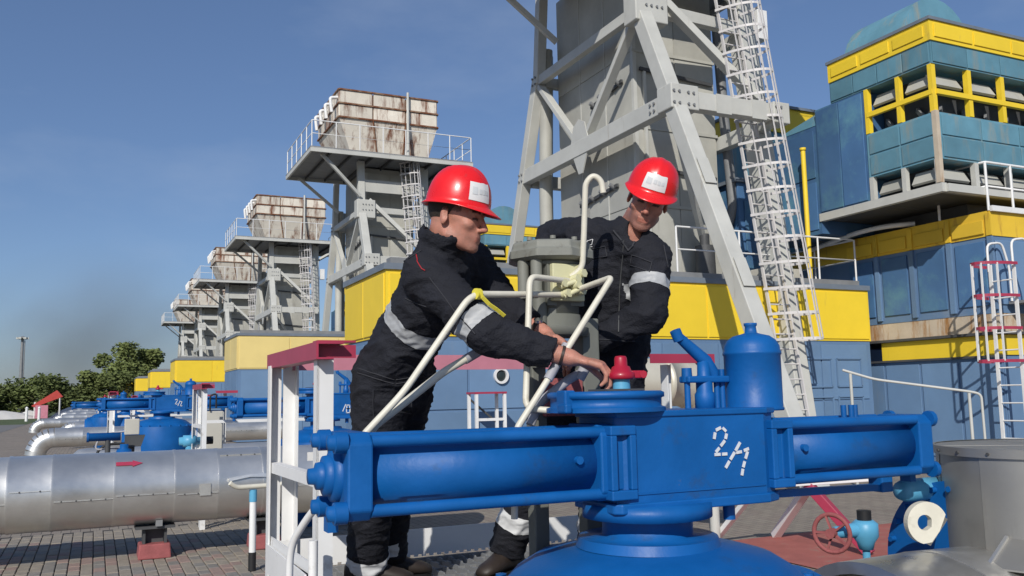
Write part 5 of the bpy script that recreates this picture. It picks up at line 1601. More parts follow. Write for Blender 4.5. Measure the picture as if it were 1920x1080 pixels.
class Field:
    def __init__(s, lo, hi, h):
        s.h = h
        s.lo = A3(lo)
        s.n = np.ceil((A3(hi) - s.lo) / h).astype(int) + 1
        s.f = np.full(tuple(s.n), 0.06, np.float32)

    def sub(s, lo, hi):
        i0 = np.maximum(np.floor((A3(lo) - s.lo) / s.h).astype(int), 0)
        i1 = np.minimum(np.ceil((A3(hi) - s.lo) / s.h).astype(int) + 1, s.n)
        if np.any(i1 <= i0):
            return None
        ax = [s.lo[k] + s.h * np.arange(i0[k], i1[k], dtype=np.float32) for k in range(3)]
        X, Y, Zg = np.meshgrid(*ax, indexing='ij')
        return tuple(slice(a, b) for a, b in zip(i0, i1)), X, Y, Zg

    def merge(s, sl, d, k, op):
        f = s.f[sl]
        if op == 'add':
            if k > 0:
                hh = np.clip(0.5 + 0.5 * (f - d) / k, 0, 1)
                f[...] = f * (1 - hh) + d * hh - k * hh * (1 - hh)
            else:
                np.minimum(f, d, out=f)
        else:
            d = -d
            hh = np.clip(0.5 - 0.5 * (f - d) / max(k, 1e-5), 0, 1)
            f[...] = f * (1 - hh) + d * hh + k * hh * (1 - hh)

    def cone(s, a, b, ra, rb, k=0.02, flat=None, cut=None, op='add'):
        """tapered capsule; flat = (direction, factor) squeezes it; cut = (point, direction) ends it with a flat cuff"""
        a, b = A3(a), A3(b)
        m = max(ra, rb) + k + 0.03
        r = s.sub(np.minimum(a, b) - m, np.maximum(a, b) + m)
        if r is None:
            return
        sl, X, Y, Zg = r
        px, py, pz = X - a[0], Y - a[1], Zg - a[2]
        bx, by, bz = b - a
        L = bx * bx + by * by + bz * bz
        t = np.clip((px * bx + py * by + pz * bz) / L, 0, 1)
        qx, qy, qz = px - bx * t, py - by * t, pz - bz * t
        if flat is not None:
            n, fa = A3(flat[0]), flat[1]
            n = n / np.linalg.norm(n)
            dn = (qx * n[0] + qy * n[1] + qz * n[2])
            g = 1 / fa - 1
            qx, qy, qz = qx + n[0] * dn * g, qy + n[1] * dn * g, qz + n[2] * dn * g
        d = np.sqrt(qx * qx + qy * qy + qz * qz) - (ra + (rb - ra) * t)
        if flat is not None:
            d = d * (0.5 + 0.5 * flat[1])
        if cut is not None:
            c, n = A3(cut[0]), A3(cut[1])
            n = n / np.linalg.norm(n)
            d = np.maximum(d, (X - c[0]) * n[0] + (Y - c[1]) * n[1] + (Zg - c[2]) * n[2])
        s.merge(sl, d, k, op)

    def ell(s, c, rad, axes=None, k=0.02, op='add'):
        c, rad = A3(c), A3(rad)
        m = rad.max() + k + 0.02
        r = s.sub(c - m, c + m)
        if r is None:
            return
        sl, X, Y, Zg = r
        px, py, pz = X - c[0], Y - c[1], Zg - c[2]
        if axes is not None:
            e = [A3(v) for v in axes]
            px, py, pz = [px * v[0] + py * v[1] + pz * v[2] for v in e]
        k0 = np.sqrt((px / rad[0]) ** 2 + (py / rad[1]) ** 2 + (pz / rad[2]) ** 2)
        k1 = np.sqrt((px / rad[0] ** 2) ** 2 + (py / rad[1] ** 2) ** 2 + (pz / rad[2] ** 2) ** 2) + 1e-6
        s.merge(sl, k0 * (k0 - 1) / k1, k, op)

    def plane_cut(s, c, n, lo, hi):
        r = s.sub(lo, hi)
        sl, X, Y, Zg = r
        n = A3(n) / np.linalg.norm(A3(n))
        d = (X - c[0]) * n[0] + (Y - c[1]) * n[1] + (Zg - c[2]) * n[2]
        s.f[sl] = np.maximum(s.f[sl], d)

    def mesh(s, name, material, off, disp=None):
        w = 3 * s.h
        g = openvdb.FloatGrid(w)
        g.copyFromArray(np.ascontiguousarray(np.clip(s.f, -w, w)))
        g.transform = openvdb.createLinearTransform(voxelSize=s.h)
        pts, quads = g.convertToQuads(isovalue=0.0)
        pts = pts + s.lo
        me = bpy.data.meshes.new(name)
        me.from_pydata((pts - A3(off)).tolist(), [], quads[:, ::-1].tolist())
        bm = bmesh.new()
        bm.from_mesh(me)
        # keep the biggest connected shells only, smooth, fix normals
        bmesh.ops.recalc_face_normals(bm, faces=bm.faces)
        bmesh.ops.smooth_vert(bm, verts=bm.verts, factor=0.5, use_axis_x=True, use_axis_y=True, use_axis_z=True)
        bm.normal_update()
        if disp:
            mv = []
            for v in bm.verts:
                mv.append(disp(v.co + Vector(off), v.normal))
            for v, a in zip(bm.verts, mv):
                v.co += v.normal * a
        bm.to_mesh(me)
        bm.free()
        me.polygons.foreach_set('use_smooth', [True] * len(me.polygons))
        me.materials.append(MATS[material])
        return me


def axes_from(f, u):
    f = Vector(f).normalized()
    u = Vector(u)
    u = (u - f * u.dot(f)).normalized()
    r = f.cross(u)
    return r, f, u


class Head:
    def __init__(s, o, f, u, hs=1.0):
        s.hs = hs
        s.dome = 0.148 if hs > 0.92 else 0.138
        s.o = Vector(o)
        s.r, s.f, s.u = axes_from(f, u)

    def p(s, x, y, z):
        return s.o + s.r * x + s.f * y + s.u * z

    def local(s, q):
        d = Vector(q) - s.o
        return d.dot(s.r), d.dot(s.f), d.dot(s.u)

    def build(s, F, neck):
        ax = (s.r, s.f, s.u)
        E = lambda c, r, k=0.015, op='add': F.ell(s.p(*c), r, ax, k, op)
        C = lambda a, b, ra, rb, k=0.012, op='add': F.cone(s.p(*a), s.p(*b), ra, rb, k, None, None, op)
        E((0, -0.012, 0.035), (0.074, 0.096, 0.088))
        E((0, 0.045, -0.010), (0.060, 0.052, 0.070), 0.03)
        E((0, 0.036, -0.062), (0.056, 0.060, 0.055), 0.02)
        C((-0.05, 0.0, -0.072), (-0.018, 0.075, -0.102), 0.016, 0.015, 0.02)
        C((0.05, 0.0, -0.072), (0.018, 0.075, -0.102), 0.016, 0.015, 0.02)
        E((0, 0.084, -0.103), (0.022, 0.017, 0.018), 0.015)
        C((-0.040, 0.080, 0.020), (0.040, 0.080, 0.020), 0.013, 0.013, 0.012)
        E((-0.044, 0.068, -0.026), (0.020, 0.020, 0.018), 0.015)
        E((0.044, 0.068, -0.026), (0.020, 0.020, 0.018), 0.015)
        for x in (-0.031, 0.031):
            E((x, 0.102, -0.001), (0.015, 0.014, 0.010), 0.010, 'sub')
            E((x, 0.082, -0.002), (0.0125, 0.0125, 0.0105), 0.002)
        C((0, 0.096, 0.010), (0, 0.119, -0.034), 0.0075, 0.0115, 0.008)
        E((-0.011, 0.106, -0.040), (0.0085, 0.010, 0.008), 0.006)
        E((0.011, 0.106, -0.040), (0.0085, 0.010, 0.008), 0.006)
        E((0, 0.086, -0.068), (0.026, 0.016, 0.022), 0.012)
        C((-0.019, 0.096, -0.0665), (0.019, 0.096, -0.0665), 0.0048, 0.0048, 0.004)
        C((-0.016, 0.096, -0.0785), (0.016, 0.096, -0.0785), 0.0056, 0.0056, 0.004)
        C((-0.020, 0.104, -0.0725), (0.020, 0.104, -0.0725), 0.0022, 0.0022, 0.003, 'sub')
        for x in (-1, 1):
            F.ell(s.p(0.077 * x, -0.012, -0.008), (0.008, 0.019, 0.033), (s.r * 0.95 + s.f * 0.3 * x * -1, s.f * 0.95 + s.r * 0.3 * x, s.u), 0.006)
            F.ell(s.p(0.084 * x, -0.004, -0.004), (0.005, 0.009, 0.016), ax, 0.004, 'sub')
        F.cone(s.p(0, -0.030, -0.045), neck, 0.060, 0.062, 0.02)

    def tone(s, q, beard):
        x, y, z = s.local(q)
        c = [1.0, 1.0, 1.0]
        if abs(x) < 0.10 and -0.11 < z < 0.12 and y > 0.0:
            # eyebrows
            if abs(z - 0.022 - 0.004 * (1 - abs(abs(x) - 0.03) / 0.03)) < 0.006 and 0.011 < abs(x) < 0.053 and y > 0.05:
                c = [0.10, 0.09, 0.09]
            # eyes: lash line and lid shade
            ex = abs(abs(x) - 0.031)
            if ex < 0.014 and abs(z + 0.003) < 0.0045 and y > 0.06:
                c = [0.12, 0.14, 0.16]
            # lips
            if abs(x) < 0.022 and -0.082 < z < -0.064 and y > 0.09:
                c = [0.86, 0.70, 0.70]
            # cheeks and nose slightly redder
            if y > 0.105 and -0.05 < z < 0.0:
                c = [1.0, 0.86, 0.84]
            if beard and -0.13 < z < -0.045 and y > 0.0:
                k = beard * min(1, max(0, (-0.045 - z) / 0.02))
                if not (abs(x) < 0.022 and -0.085 < z < -0.061 and y > 0.085):
                    c = [v * (1 - k) + w * k for v, w in zip(c, (0.42, 0.45, 0.50))]
        if z > 0.012 and y < 0.045 and z < 0.06:
            c = [0.35, 0.34, 0.34]
        return c


def hand(F, wrist, fwd, back, thumb, curl, spread=0.0, s=1.0):
    """five separate bent fingers rooted in a palm; fwd = towards the fingers, back = out of the back of the hand, thumb = thumb side"""
    w = Vector(wrist)
    f = Vector(fwd).normalized()
    b = Vector(back)
    b = (b - f * b.dot(f)).normalized()
    t = f.cross(b)
    if t.dot(Vector(thumb)) < 0:
        t = -t
    F.cone(w - f * 0.05, w + f * 0.01, 0.026 * s, 0.026 * s, 0.01, (b, 0.75))
    F.cone(w, w + f * 0.075 * s + t * 0.012, 0.024 * s, 0.030 * s, 0.012, (b, 0.52))
    F.cone(w + f * 0.02 * s, w + f * 0.075 * s - t * 0.018, 0.024 * s, 0.024 * s, 0.010, (b, 0.55))
    lens = ((0.042, 0.026, 0.020), (0.047, 0.029, 0.021), (0.043, 0.027, 0.020), (0.034, 0.021, 0.018))
    for k in range(4):
        side = (1.5 - k) * 0.0205 * s
        p = w + f * (0.092 - 0.004 * abs(k - 1)) * s + t * side + b * 0.004
        ang = curl * (0.55 + 0.06 * k)
        rad = (0.0098, 0.0102, 0.0097, 0.0085)[k] * s
        d0 = (f + t * spread * (1.5 - k)).normalized()
        q = p - f * 0.03 * s
        F.cone(q, p, rad * 1.1, rad * 1.05, 0.006)
        for j, L in enumerate(lens[k]):
            a = ang * (j + 1) if j else ang
            d = d0 * math.cos(a) - b * math.sin(a)
            e = p + d * L * s
            F.cone(p, e, rad * (1 - 0.07 * j), rad * (0.93 - 0.08 * j), 0.0025)
            p = e
    # thumb from the side of the palm near its base
    p = w + f * 0.028 * s + t * 0.026 * s - b * 0.004
    d = (f * 0.72 + t * 0.62 - b * 0.30).normalized()
    for L, r0, r1, bend in ((0.040, 0.0145, 0.0115, 0.0), (0.032, 0.0115, 0.0102, 0.35), (0.026, 0.0100, 0.0085, 0.45)):
        d = (d - t * bend * 0.9 - b * bend * 0.35 * curl + f * bend * 0.25).normalized()
        e = p + d * L * s
        F.cone(p, e, r0 * s, r1 * s, 0.004)
        p = e


def helmet_pt(hd, c, ph, t, extra=0.0, peak=0.045):
    """ph: angle round the head (0 = front), t: 0 at the rim .. 1 at the crown, below 0 = brim"""
    hs = hd.hs
    a, b = 0.113, 0.138
    if t >= 0:
        th = t * math.pi / 2
        rr = math.cos(th) ** 0.82
        x, y, z = (a + extra) * rr * math.sin(ph), (b - 0.012 + extra) * rr * math.cos(ph), (hd.dome + extra) * math.sin(th) ** 0.95
        # three low ridges running over the crown
        for x0, w_, hgt in ((0.0, 0.016, 0.0055), (0.036, 0.009, 0.003), (-0.036, 0.009, 0.003)):
            z += hgt * math.exp(-((x - x0) / w_) ** 2) * min(1, t * 3)
    else:
        k = -t
        e = (0.006 + 0.010 * (1 - math.cos(ph)) / 2 + peak * max(0, math.cos(ph)) ** 2.2) * k
        x, y = (a + e * 0.9) * math.sin(ph), (b - 0.012 + e) * math.cos(ph)
        z = -0.012 * k - 0.020 * k * max(0, math.cos(ph)) ** 2
    return hd.p(c[0] + x * hs, c[1] + y * hs, c[2] + z * hs)


def make_helmet(hd, c, parent, off, sticker_ph, sticker_t):
    n = 56
    ts = [-1.0, -0.85, -0.5, -0.2, 0.0, 0.04, 0.1, 0.2, 0.3, 0.4, 0.5, 0.6, 0.7, 0.8, 0.88, 0.94, 0.98]
    m = MB()
    vv = []
    for t in ts:
        for k in range(n):
            vv.append(helmet_pt(hd, c, 2 * math.pi * k / n, t))
    vv.append(helmet_pt(hd, c, 0, 1.0))
    ff = []
    for i in range(len(ts) - 1):
        for k in range(n):
            ff.append((i * n + k, i * n + (k + 1) % n, (i + 1) * n + (k + 1) % n, (i + 1) * n + k))
    for k in range(n):
        ff.append(((len(ts) - 1) * n + k, (len(ts) - 1) * n + (k + 1) % n, len(vv) - 1))
    m.add(vv, ff, True)
    h = m.build('helmet', 'helmet_red', parent, off)
    sd = h.modifiers.new('thick', 'SOLIDIFY')
    sd.thickness = 0.003
    sd.offset = -1
    # sticker on the front, wrapped on the shell, with illegible grey print

    def patch(p0, p1, t0, t1, ex, name, material, par, skew=0.0):
        g = MB()
        nu, nv = 10, 6
        vv = []
        for j in range(nv + 1):
            for i in range(nu + 1):
                ph = p0 + (p1 - p0) * i / nu
                t = t0 + (t1 - t0) * j / nv + skew * (i / nu - 0.5)
                vv.append(helmet_pt(hd, c, ph, t, ex))
        g.add(vv, [(j * (nu + 1) + i, j * (nu + 1) + i + 1, (j + 1) * (nu + 1) + i + 1, (j + 1) * (nu + 1) + i) for j in range(nv) for i in range(nu)], True)
        return g.build(name, material, par, off)
    st_ = patch(sticker_ph[0], sticker_ph[1], sticker_t[0], sticker_t[1], 0.0022, 'sticker', 'sticker', h)
    dp = sticker_ph[1] - sticker_ph[0]
    dt = sticker_t[1] - sticker_t[0]
    for a, b, c0, c1 in ((0.12, 0.34, 0.30, 0.70), (0.42, 0.56, 0.36, 0.62), (0.60, 0.72, 0.36, 0.62), (0.76, 0.88, 0.38, 0.60)):
        patch(sticker_ph[0] + dp * a, sticker_ph[0] + dp * b, sticker_t[0] + dt * c0, sticker_t[0] + dt * c1, 0.0034, 'print', 'sticker_ink', st_)
    return h


def wrinkle(amp, freq, seed):
    o = Vector((seed * 3.1, seed * 1.7, seed * 5.3))

    def fn(p, n):
        q = Vector((p.x * freq, p.y * freq, p.z * freq * 1.5)) + o
        a = mnoise.noise(q)
        b = mnoise.noise(q * 2.3 + Vector((9, 2, 4)))
        c = mnoise.noise(Vector((q.x * 2.1, q.y * 2.1, q.z * 3.4)) + Vector((3, 7, 1)))
        r = (1 - abs(a)) ** 3
        r2 = (1 - abs(c)) ** 4
        return amp * (r - 0.45) + amp * 0.40 * b + amp * 0.42 * (r2 - 0.3)
    return fn


def band(src, a, b, t0, t1, rmax, name, material, parent, off, lift=0.0025, flt=None):
    """a strip of the clothing between two planes across the limb a-b, lifted off the cloth"""
    a, b, off = Vector(a), Vector(b), Vector(off)
    d = (b - a).normalized()
    L = (b - a).length
    bm = bmesh.new()
    bm.from_mesh(src.data)
    for p, nn in ((a + d * t0 * L, -d), (a + d * t1 * L, d)):
        bmesh.ops.bisect_plane(bm, geom=bm.verts[:] + bm.edges[:] + bm.faces[:], plane_co=p - off, plane_no=nn, clear_outer=True)
    kill = []
    for f in bm.faces:
        q = f.calc_center_median() + off - a
        r = (q - d * q.dot(d)).length
        if r > rmax or (flt and not flt(q + a)):
            kill.append(f)
    bmesh.ops.delete(bm, geom=kill, context='FACES')
    bm.normal_update()
    for v in bm.verts:
        v.co += v.normal * lift
    me = bpy.data.meshes.new(name)
    bm.to_mesh(me)
    bm.free()
    me.materials.clear()
    me.materials.append(MATS[material])
    me.polygons.foreach_set('use_smooth', [True] * len(me.polygons))
    o = bpy.data.objects.new(name, me)
    col.objects.link(o)
    o.parent = parent
    return o


def boot(parent, ank, fwd, off, ground):
    f = Vector((fwd[0], fwd[1], 0)).normalized()
    s_ = f.cross(Z)
    a = Vector((ank[0], ank[1], ground))
    m = MB()
    prof = [(-0.09, 0.036, 0.10), (-0.06, 0.046, 0.135), (0.0, 0.048, 0.14), (0.05, 0.048, 0.118), (0.10, 0.050, 0.092), (0.15, 0.047, 0.078), (0.19, 0.032, 0.058)]
    rings = []
    for x, w_, h_ in prof:
        ring_ = []
        for k in range(12):
            t = 2 * math.pi * k / 12
            cx, sx = math.cos(t), math.sin(t)
            ring_.append(a + f * x + s_ * w_ * cx + Z * (0.022 + max(0.0, h_ - 0.022) * (0.5 + 0.5 * sx)))
        rings.append(ring_)
    vv = [p for g in rings for p in g]
    ff = [(i * 12 + k, i * 12 + (k + 1) % 12, (i + 1) * 12 + (k + 1) % 12, (i + 1) * 12 + k) for i in range(len(prof) - 1) for k in range(12)]
    ff += [tuple(range(12)), tuple(range(12 * len(prof) - 12, 12 * len(prof)))]
    m.add(vv, ff, True)
    m.cyl(a + Z * 0.07, Vector((ank[0], ank[1], ground + 0.20)), 0.056, 0.056, 14)
    b = m.build('boot', 'boot', parent, off)
    so_ = MB()
    pts = []
    for k in range(20):
        t = 2 * math.pi * k / 20
        pts.append((0.05 + 0.145 * math.cos(t), 0.046 * math.sin(t)))
    so_.prism(pts, a, f, s_, Z * 0.026)
    so_.build('sole', 'black_rubber', b, off)
    return b


def make_person(spec):
    J = {k: Vector(v) for k, v in spec['joints'].items()}
    off = Vector(spec['base'])
    alls = list(J.values()) + [off]
    lo = [min(p[k] for p in alls) - 0.22 for k in range(3)]
    hi = [max(p[k] for p in alls) + 0.22 for k in range(3)]
    hd = Head(*spec['head'])
    # ---- body: one continuous skin from head to feet
    F = Field(lo, hi, 0.0048)
    pelvis = (J['rhip'] + J['lhip']) / 2
    F.cone(J['chest'], J['waist'], 0.115, 0.105, 0.03)
    F.cone(J['waist'], pelvis, 0.105, 0.115, 0.03)
    F.cone(J['neck'], J['chest'], 0.062, 0.10, 0.03)
    F.cone(J['rsh'], J['lsh'], 0.055, 0.055, 0.04)
    for s_ in 'rl':
        F.cone(J[s_ + 'sh'], J[s_ + 'el'], 0.045, 0.036, 0.02)
        F.cone(J[s_ + 'el'], J[s_ + 'wr'], 0.042, 0.030, 0.012)
        F.cone(J[s_ + 'hip'], J[s_ + 'kn'], 0.075, 0.05, 0.03)
        F.cone(J[s_ + 'kn'], J[s_ + 'an'], 0.048, 0.036, 0.02)
        F.cone(J[s_ + 'an'], J[s_ + 'an'] + Vector(spec['toe_' + s_]) * 0.10 - Z * 0.035, 0.024, 0.018, 0.02)
    hd.build(F, J['neck'])
    for h in spec['hands']:
        hand(F, *h)
    me = F.mesh('person', 'skin', off)
    at = me.color_attributes.new('tone', 'FLOAT_COLOR', 'POINT')
    cols = np.ones((len(me.vertices), 4), np.float32)
    for i, v in enumerate(me.vertices):
        w = v.co + off
        if (w - hd.o).length < 0.2:
            cols[i, :3] = hd.tone(w, spec['beard'])
    at.data.foreach_set('color', cols.ravel())
    body = bpy.data.objects.new('person', me)
    col.objects.link(body)
    body.location = off
    BASE[body.name] = off
    # ---- coverall
    G = Field(lo, hi, 0.0068)
    fl = Vector(spec['facing'])
    up_t = (J['neck'] - J['waist']).normalized()
    side = (J['lsh'] - J['rsh']).normalized()
    ch2 = J['chest']
    G.cone(ch2, J['waist'], 0.163, 0.150, 0.05, (fl, 0.76))
    G.cone(J['waist'], pelvis - up_t * 0.02, 0.152, 0.168, 0.05, (fl, 0.80))
    G.cone((J['neck'] * 0.6 + ch2 * 0.4), ch2, 0.10, 0.15, 0.05, (fl, 0.8))
    G.cone(J['rsh'] * 0.80 + J['lsh'] * 0.20 + up_t * 0.012, J['lsh'] * 0.80 + J['rsh'] * 0.20 + up_t * 0.012, 0.080, 0.080, 0.05)
    for s_ in 'rl':
        sh, el, wr = J[s_ + 'sh'], J[s_ + 'el'], J[s_ + 'wr']
        cd = (wr - el).normalized()
        G.cone(sh, el, 0.083, 0.069, 0.035)
        G.cone(el, wr, 0.068, 0.052, 0.022, None, (lerp(el, wr, spec.get('cuff_' + s_, 0.96)), cd))
        G.cone(J[s_ + 'hip'], J[s_ + 'kn'], 0.112, 0.086, 0.04)
        ad = (J[s_ + 'an'] - J[s_ + 'kn']).normalized()
        G.cone(J[s_ + 'kn'], J[s_ + 'an'] + Z * 0.02, 0.083, 0.080, 0.03, None, (J[s_ + 'an'] + Z * 0.03, ad))
    # stand-up collar, open at the neck
    nk = (hd.p(0, -0.025, -0.08) - J['neck']).normalized()
    cl = spec.get('collar', 0.045)
    nb = J['neck'] + Vector(spec.get('collar_shift', (0, 0, 0)))
    G.cone(nb - nk * 0.03, nb + nk * (cl + 0.02), 0.092, 0.080, 0.03, None, (nb + nk * cl, Vector(spec.get('collar_n', nk))))
    G.cone(nb + nk * (cl - 0.045), nb + nk * (cl + 0.07), 0.066, 0.076, 0.004, op='sub')
    if spec.get('vneck'):
        a, b = spec['vneck']
        G.cone(a, b, 0.03, 0.012, 0.01, op='sub')
    cme = G.mesh('coverall', 'coverall', off, wrinkle(spec.get('wr_amp', 0.011), 9.0, spec['seed']))
    cov = bpy.data.objects.new('coverall', cme)
    col.objects.link(cov)
    cov.parent = body
    # hair: a close-cropped cap under the helmet
    H = Field([hd.o[k] - 0.16 for k in range(3)], [hd.o[k] + 0.18 for k in range(3)], 0.005)
    H.ell(hd.p(0, -0.014, 0.036), (0.077, 0.0985, 0.090), (hd.r, hd.f, hd.u), 0)
    H.plane_cut(hd.p(0, 0.0, -0.005), -(hd.u * 0.55 - hd.f * 0.95), [hd.o[k] - 0.16 for k in range(3)], [hd.o[k] + 0.18 for k in range(3)])
    hme = H.mesh('hair', 'hair', off)
    hair = bpy.data.objects.new('hair', hme)
    col.objects.link(hair)
    hair.parent = body
    helm = make_helmet(hd, spec['helmet_at'], body, off, *spec['sticker'])
    for s_ in 'rl':
        boot(body, J[s_ + 'an'], spec['toe_' + s_], off, DZ)
    return body, cov, hd, J, off


rc, fc = rt.copy(), Vector((math.sin(YAW), math.cos(YAW), 0))
P1 = dict(neck=(1.128, 2.958, 2.025), rsh=(1.045, 2.93, 1.930), lsh=(1.296, 3.125, 2.020), chest=(1.132, 3.075, 1.880), waist=(1.062, 3.258, 1.690), rhip=(1.000, 3.306, 1.575), lhip=(1.138, 3.405, 1.585),
          rel=(1.196, 2.728, 1.705), rwr=(1.447, 2.612, 1.622), lel=(1.395, 3.028, 1.825), lwr=(1.468, 2.838, 1.722),
          rkn=(0.997, 3.416, 1.165), lkn=(1.125, 3.580, 1.165), ran=(1.035, 3.640, 0.800), lan=(1.154, 3.745, 0.800))
f1 = (rc * 0.94 - fc * 0.33 - Z * 0.20).normalized()
w1, cov1, hd1, J1, off1 = make_person(dict(
    joints=P1, base=(1.09, 3.60, DZ), head=((1.150, 2.890, 2.139), f1, Z + fc * -0.02, 0.95), beard=0.25,
    facing=(rc * 0.75 - Z * 0.45 + fc * 0.1), toe_r=rc * 0.95 + fc * 0.1, toe_l=rc * 0.9 + fc * 0.3, seed=1, collar=0.075, collar_shift=(-rc * 0.012 + Z * 0.0), collar_n=(Z * 1.0 + rc * 0.55),
    hands=[((1.455, 2.608, 1.620), (0.80, -0.42, -0.26), (0.25, -0.25, 0.9), (0.2, 0.9, 0), 0.98, 0.03, 1.10),
           ((1.475, 2.832, 1.716), (0.35, -0.80, -0.48), (0.5, -0.1, 0.8), (-0.8, -0.3, 0.0), 0.75, 0.04, 1.08)],
    cuff_r=0.80, cuff_l=0.72, helmet_at=(0, 0.0, 0.044), sticker=((R(52), R(6)), (0.05, 0.36)), wr_amp=0.012))
band(cov1, J1['rkn'], J1['ran'], 0.80, 0.95, 0.14, 'reflective_band', 'reflective_bright', w1, off1)
tag(w1, 'left worker in dark coverall and red helmet, seen in profile, reaching for the red knob', 'person', 'workers')
band(cov1, J1['rsh'], J1['rel'], 0.76, 0.93, 0.12, 'reflective_band', 'reflective', w1, off1)
band(cov1, J1['chest'], J1['waist'], 0.34, 0.56, 0.24, 'reflective_band', 'reflective', w1, off1, flt=lambda q: (q - J1['rel']).length > 0.2 and (q - J1['lel']).length > 0.18)
# watch and bracelets
def bracelet(parent, j0, j1, t, r, w_, material, name, off):
    p = lerp(j0, j1, t)
    d = (j1 - j0).normalized()
    return MB().lathe(p - d * w_ / 2, d, [(0, r - 0.003), (0, r), (0, r), (w_, r), (w_, r), (w_, r - 0.003)], 24).build(name, material, parent, off)
wd_ = (Vector((1.475, 2.832, 1.716)) - J1['lel']).normalized()
wt = bracelet(w1, J1['lel'], J1['lwr'], 0.86, 0.0355, 0.018, 'leather', 'watch', off1)
pf = lerp(J1['lel'], J1['lwr'], 0.86) + (Z * 0.8 - fc * 0.4).normalized() * 0.035
MB().cyl(pf - (Z * 0.8 - fc * 0.4).normalized() * 0.004, pf + (Z * 0.8 - fc * 0.4).normalized() * 0.006, 0.017, None, 20).build('watch_face', 'chrome', wt, off1)
bracelet(w1, J1['rel'], J1['rwr'], 0.90, 0.0345, 0.010, 'leather', 'bracelet', off1)
# red piping over the shoulder seam
pp = []
for k in range(9):
    t = k / 8
    pp.append(J1['rsh'] + Vector((-0.035, -0.05, 0.0)) + Vector((-0.012 + 0.055 * t, -0.028 - 0.012 * t, 0.072 - 0.125 * t)))

f2 = (rc * -0.16 - fc * 0.90 - Z * 0.36).normalized()
P2 = dict(neck=(1.958, 2.998, 2.150), rsh=(1.839, 3.183, 2.160), lsh=(2.012, 2.931, 2.040), chest=(1.946, 3.113, 1.995), waist=(1.963, 3.188, 1.718), rhip=(1.886, 3.286, 1.587), lhip=(1.984, 3.175, 1.572),
          rel=(1.835, 3.433, 2.205), rwr=(1.693, 3.314, 1.974), lel=(1.935, 2.862, 1.800), lwr=(1.785, 3.02, 1.705),
          rkn=(1.708, 3.407, 1.215), ran=(1.653, 3.604, 0.800), lkn=(1.915, 3.204, 1.180), lan=(1.949, 3.352, 0.800))
w2, cov2, hd2, J2, off2 = make_person(dict(
    joints=P2, base=(1.80, 3.45, DZ), head=((1.995, 2.912, 2.276), f2, Z + rc * 0.34 - fc * 0.2, 0.90), beard=0.6,
    facing=(-fc * 0.9 - rc * 0.3), toe_r=-fc * 0.75 - rc * 0.5, toe_l=-fc * 0.9 + rc * 0.1, seed=2, collar=0.03,
    hands=[((1.778, 3.03, 1.698), (-0.80, 0.25, -0.5), (-0.2, -0.5, 0.8), (0, -0.8, 0.3), 0.7, 0.04, 0.98),
           ((1.688, 3.305, 1.962), (-0.45, -0.35, -0.8), (-0.5, 0.6, 0.2), (0.5, -0.6, 0), 0.6, 0.04, 0.98)],
    cuff_r=0.95, cuff_l=0.95, helmet_at=(0, 0.0, 0.044), sticker=((R(27), R(-27)), (0.05, 0.36)), wr_amp=0.011,
    vneck=((1.935, 2.925, 2.155), (1.930, 2.95, 2.05))))
tag(w2, 'worker facing the camera with bowed head in red helmet, dark coverall, behind the control unit', 'person', 'workers')
band(cov2, J2['lsh'], J2['lel'], 0.42, 0.60, 0.115, 'reflective_band', 'reflective', w2, off2)
band(cov2, J2['rkn'], J2['ran'], 0.50, 0.66, 0.13, 'reflective_band', 'reflective_bright', w2, off2)
band(cov2, J2['lkn'], J2['lan'], 0.50, 0.66, 0.13, 'reflective_band', 'reflective_bright', w2, off2)
# coverall zip and chest emblem, laid on the cloth by ray casting
def on_cloth(cov, off, origin, direction):
    hit, loc, nrm, idx = cov.ray_cast(Vector(origin) - off, Vector(direction).normalized())
    return (loc + off, nrm) if hit else (None, None)
def cloth_marks(parent, cov, off, lines, r, material, name):
    """lines: list of (start point, end point, view direction) drawn on the cloth"""
    m = MB()
    got = False
    for a, b, d in lines:
        if name == 'seam':
            m = MB()
        pts = []
        for k in range(7):
            p, nn = on_cloth(cov, off, lerp(a, b, k / 6) - Vector(d) * 0.6, d)
            if p is not None:
                pts.append(p + nn * 0.002)
        if len(pts) > 1:
            m.tube(pts, r, 5)
            got = True
            if name == 'seam':
                m.build(name, material, parent, off)
    if got and name != 'seam':
        m.build(name, material, parent, off)
bpy.context.view_layer.update()
def upx(px, py, D):
    return Vector((0, 0, EYE)) + (fw + cr * ((px - 960) / 1650) + cu * ((540 - py) / 1650)) * D
def mark_px(pts, D):
    out = []
    for (a, b) in pts:
        A_, B_ = upx(a[0], a[1], D), upx(b[0], b[1], D)
        out.append((A_, B_, ((A_ + B_) / 2 - Vector((0, 0, EYE))).normalized()))
    return out
cloth_marks(w2, cov2, off2, mark_px([((1101, 452), (1112, 449)), ((1112, 449), (1110, 459)), ((1110, 459), (1101, 461)), ((1101, 461), (1101, 452)), ((1099, 464), (1111, 463)), ((1106, 464), (1101, 470)), ((1106, 465), (1110, 470))], 3.6), 0.0016, 'sticker', 'chest_emblem')
cloth_marks(w2, cov2, off2, mark_px([((1170, 452), (1162, 540)), ((1162, 540), (1160, 620))], 3.55), 0.003, 'dark_steel', 'zip')
cloth_marks(w1, cov1, off1, mark_px([((781, 478), (783, 492)), ((783, 492), (791, 504)), ((791, 504), (797, 507))], 3.1), 0.0022, 'piping_red', 'piping')

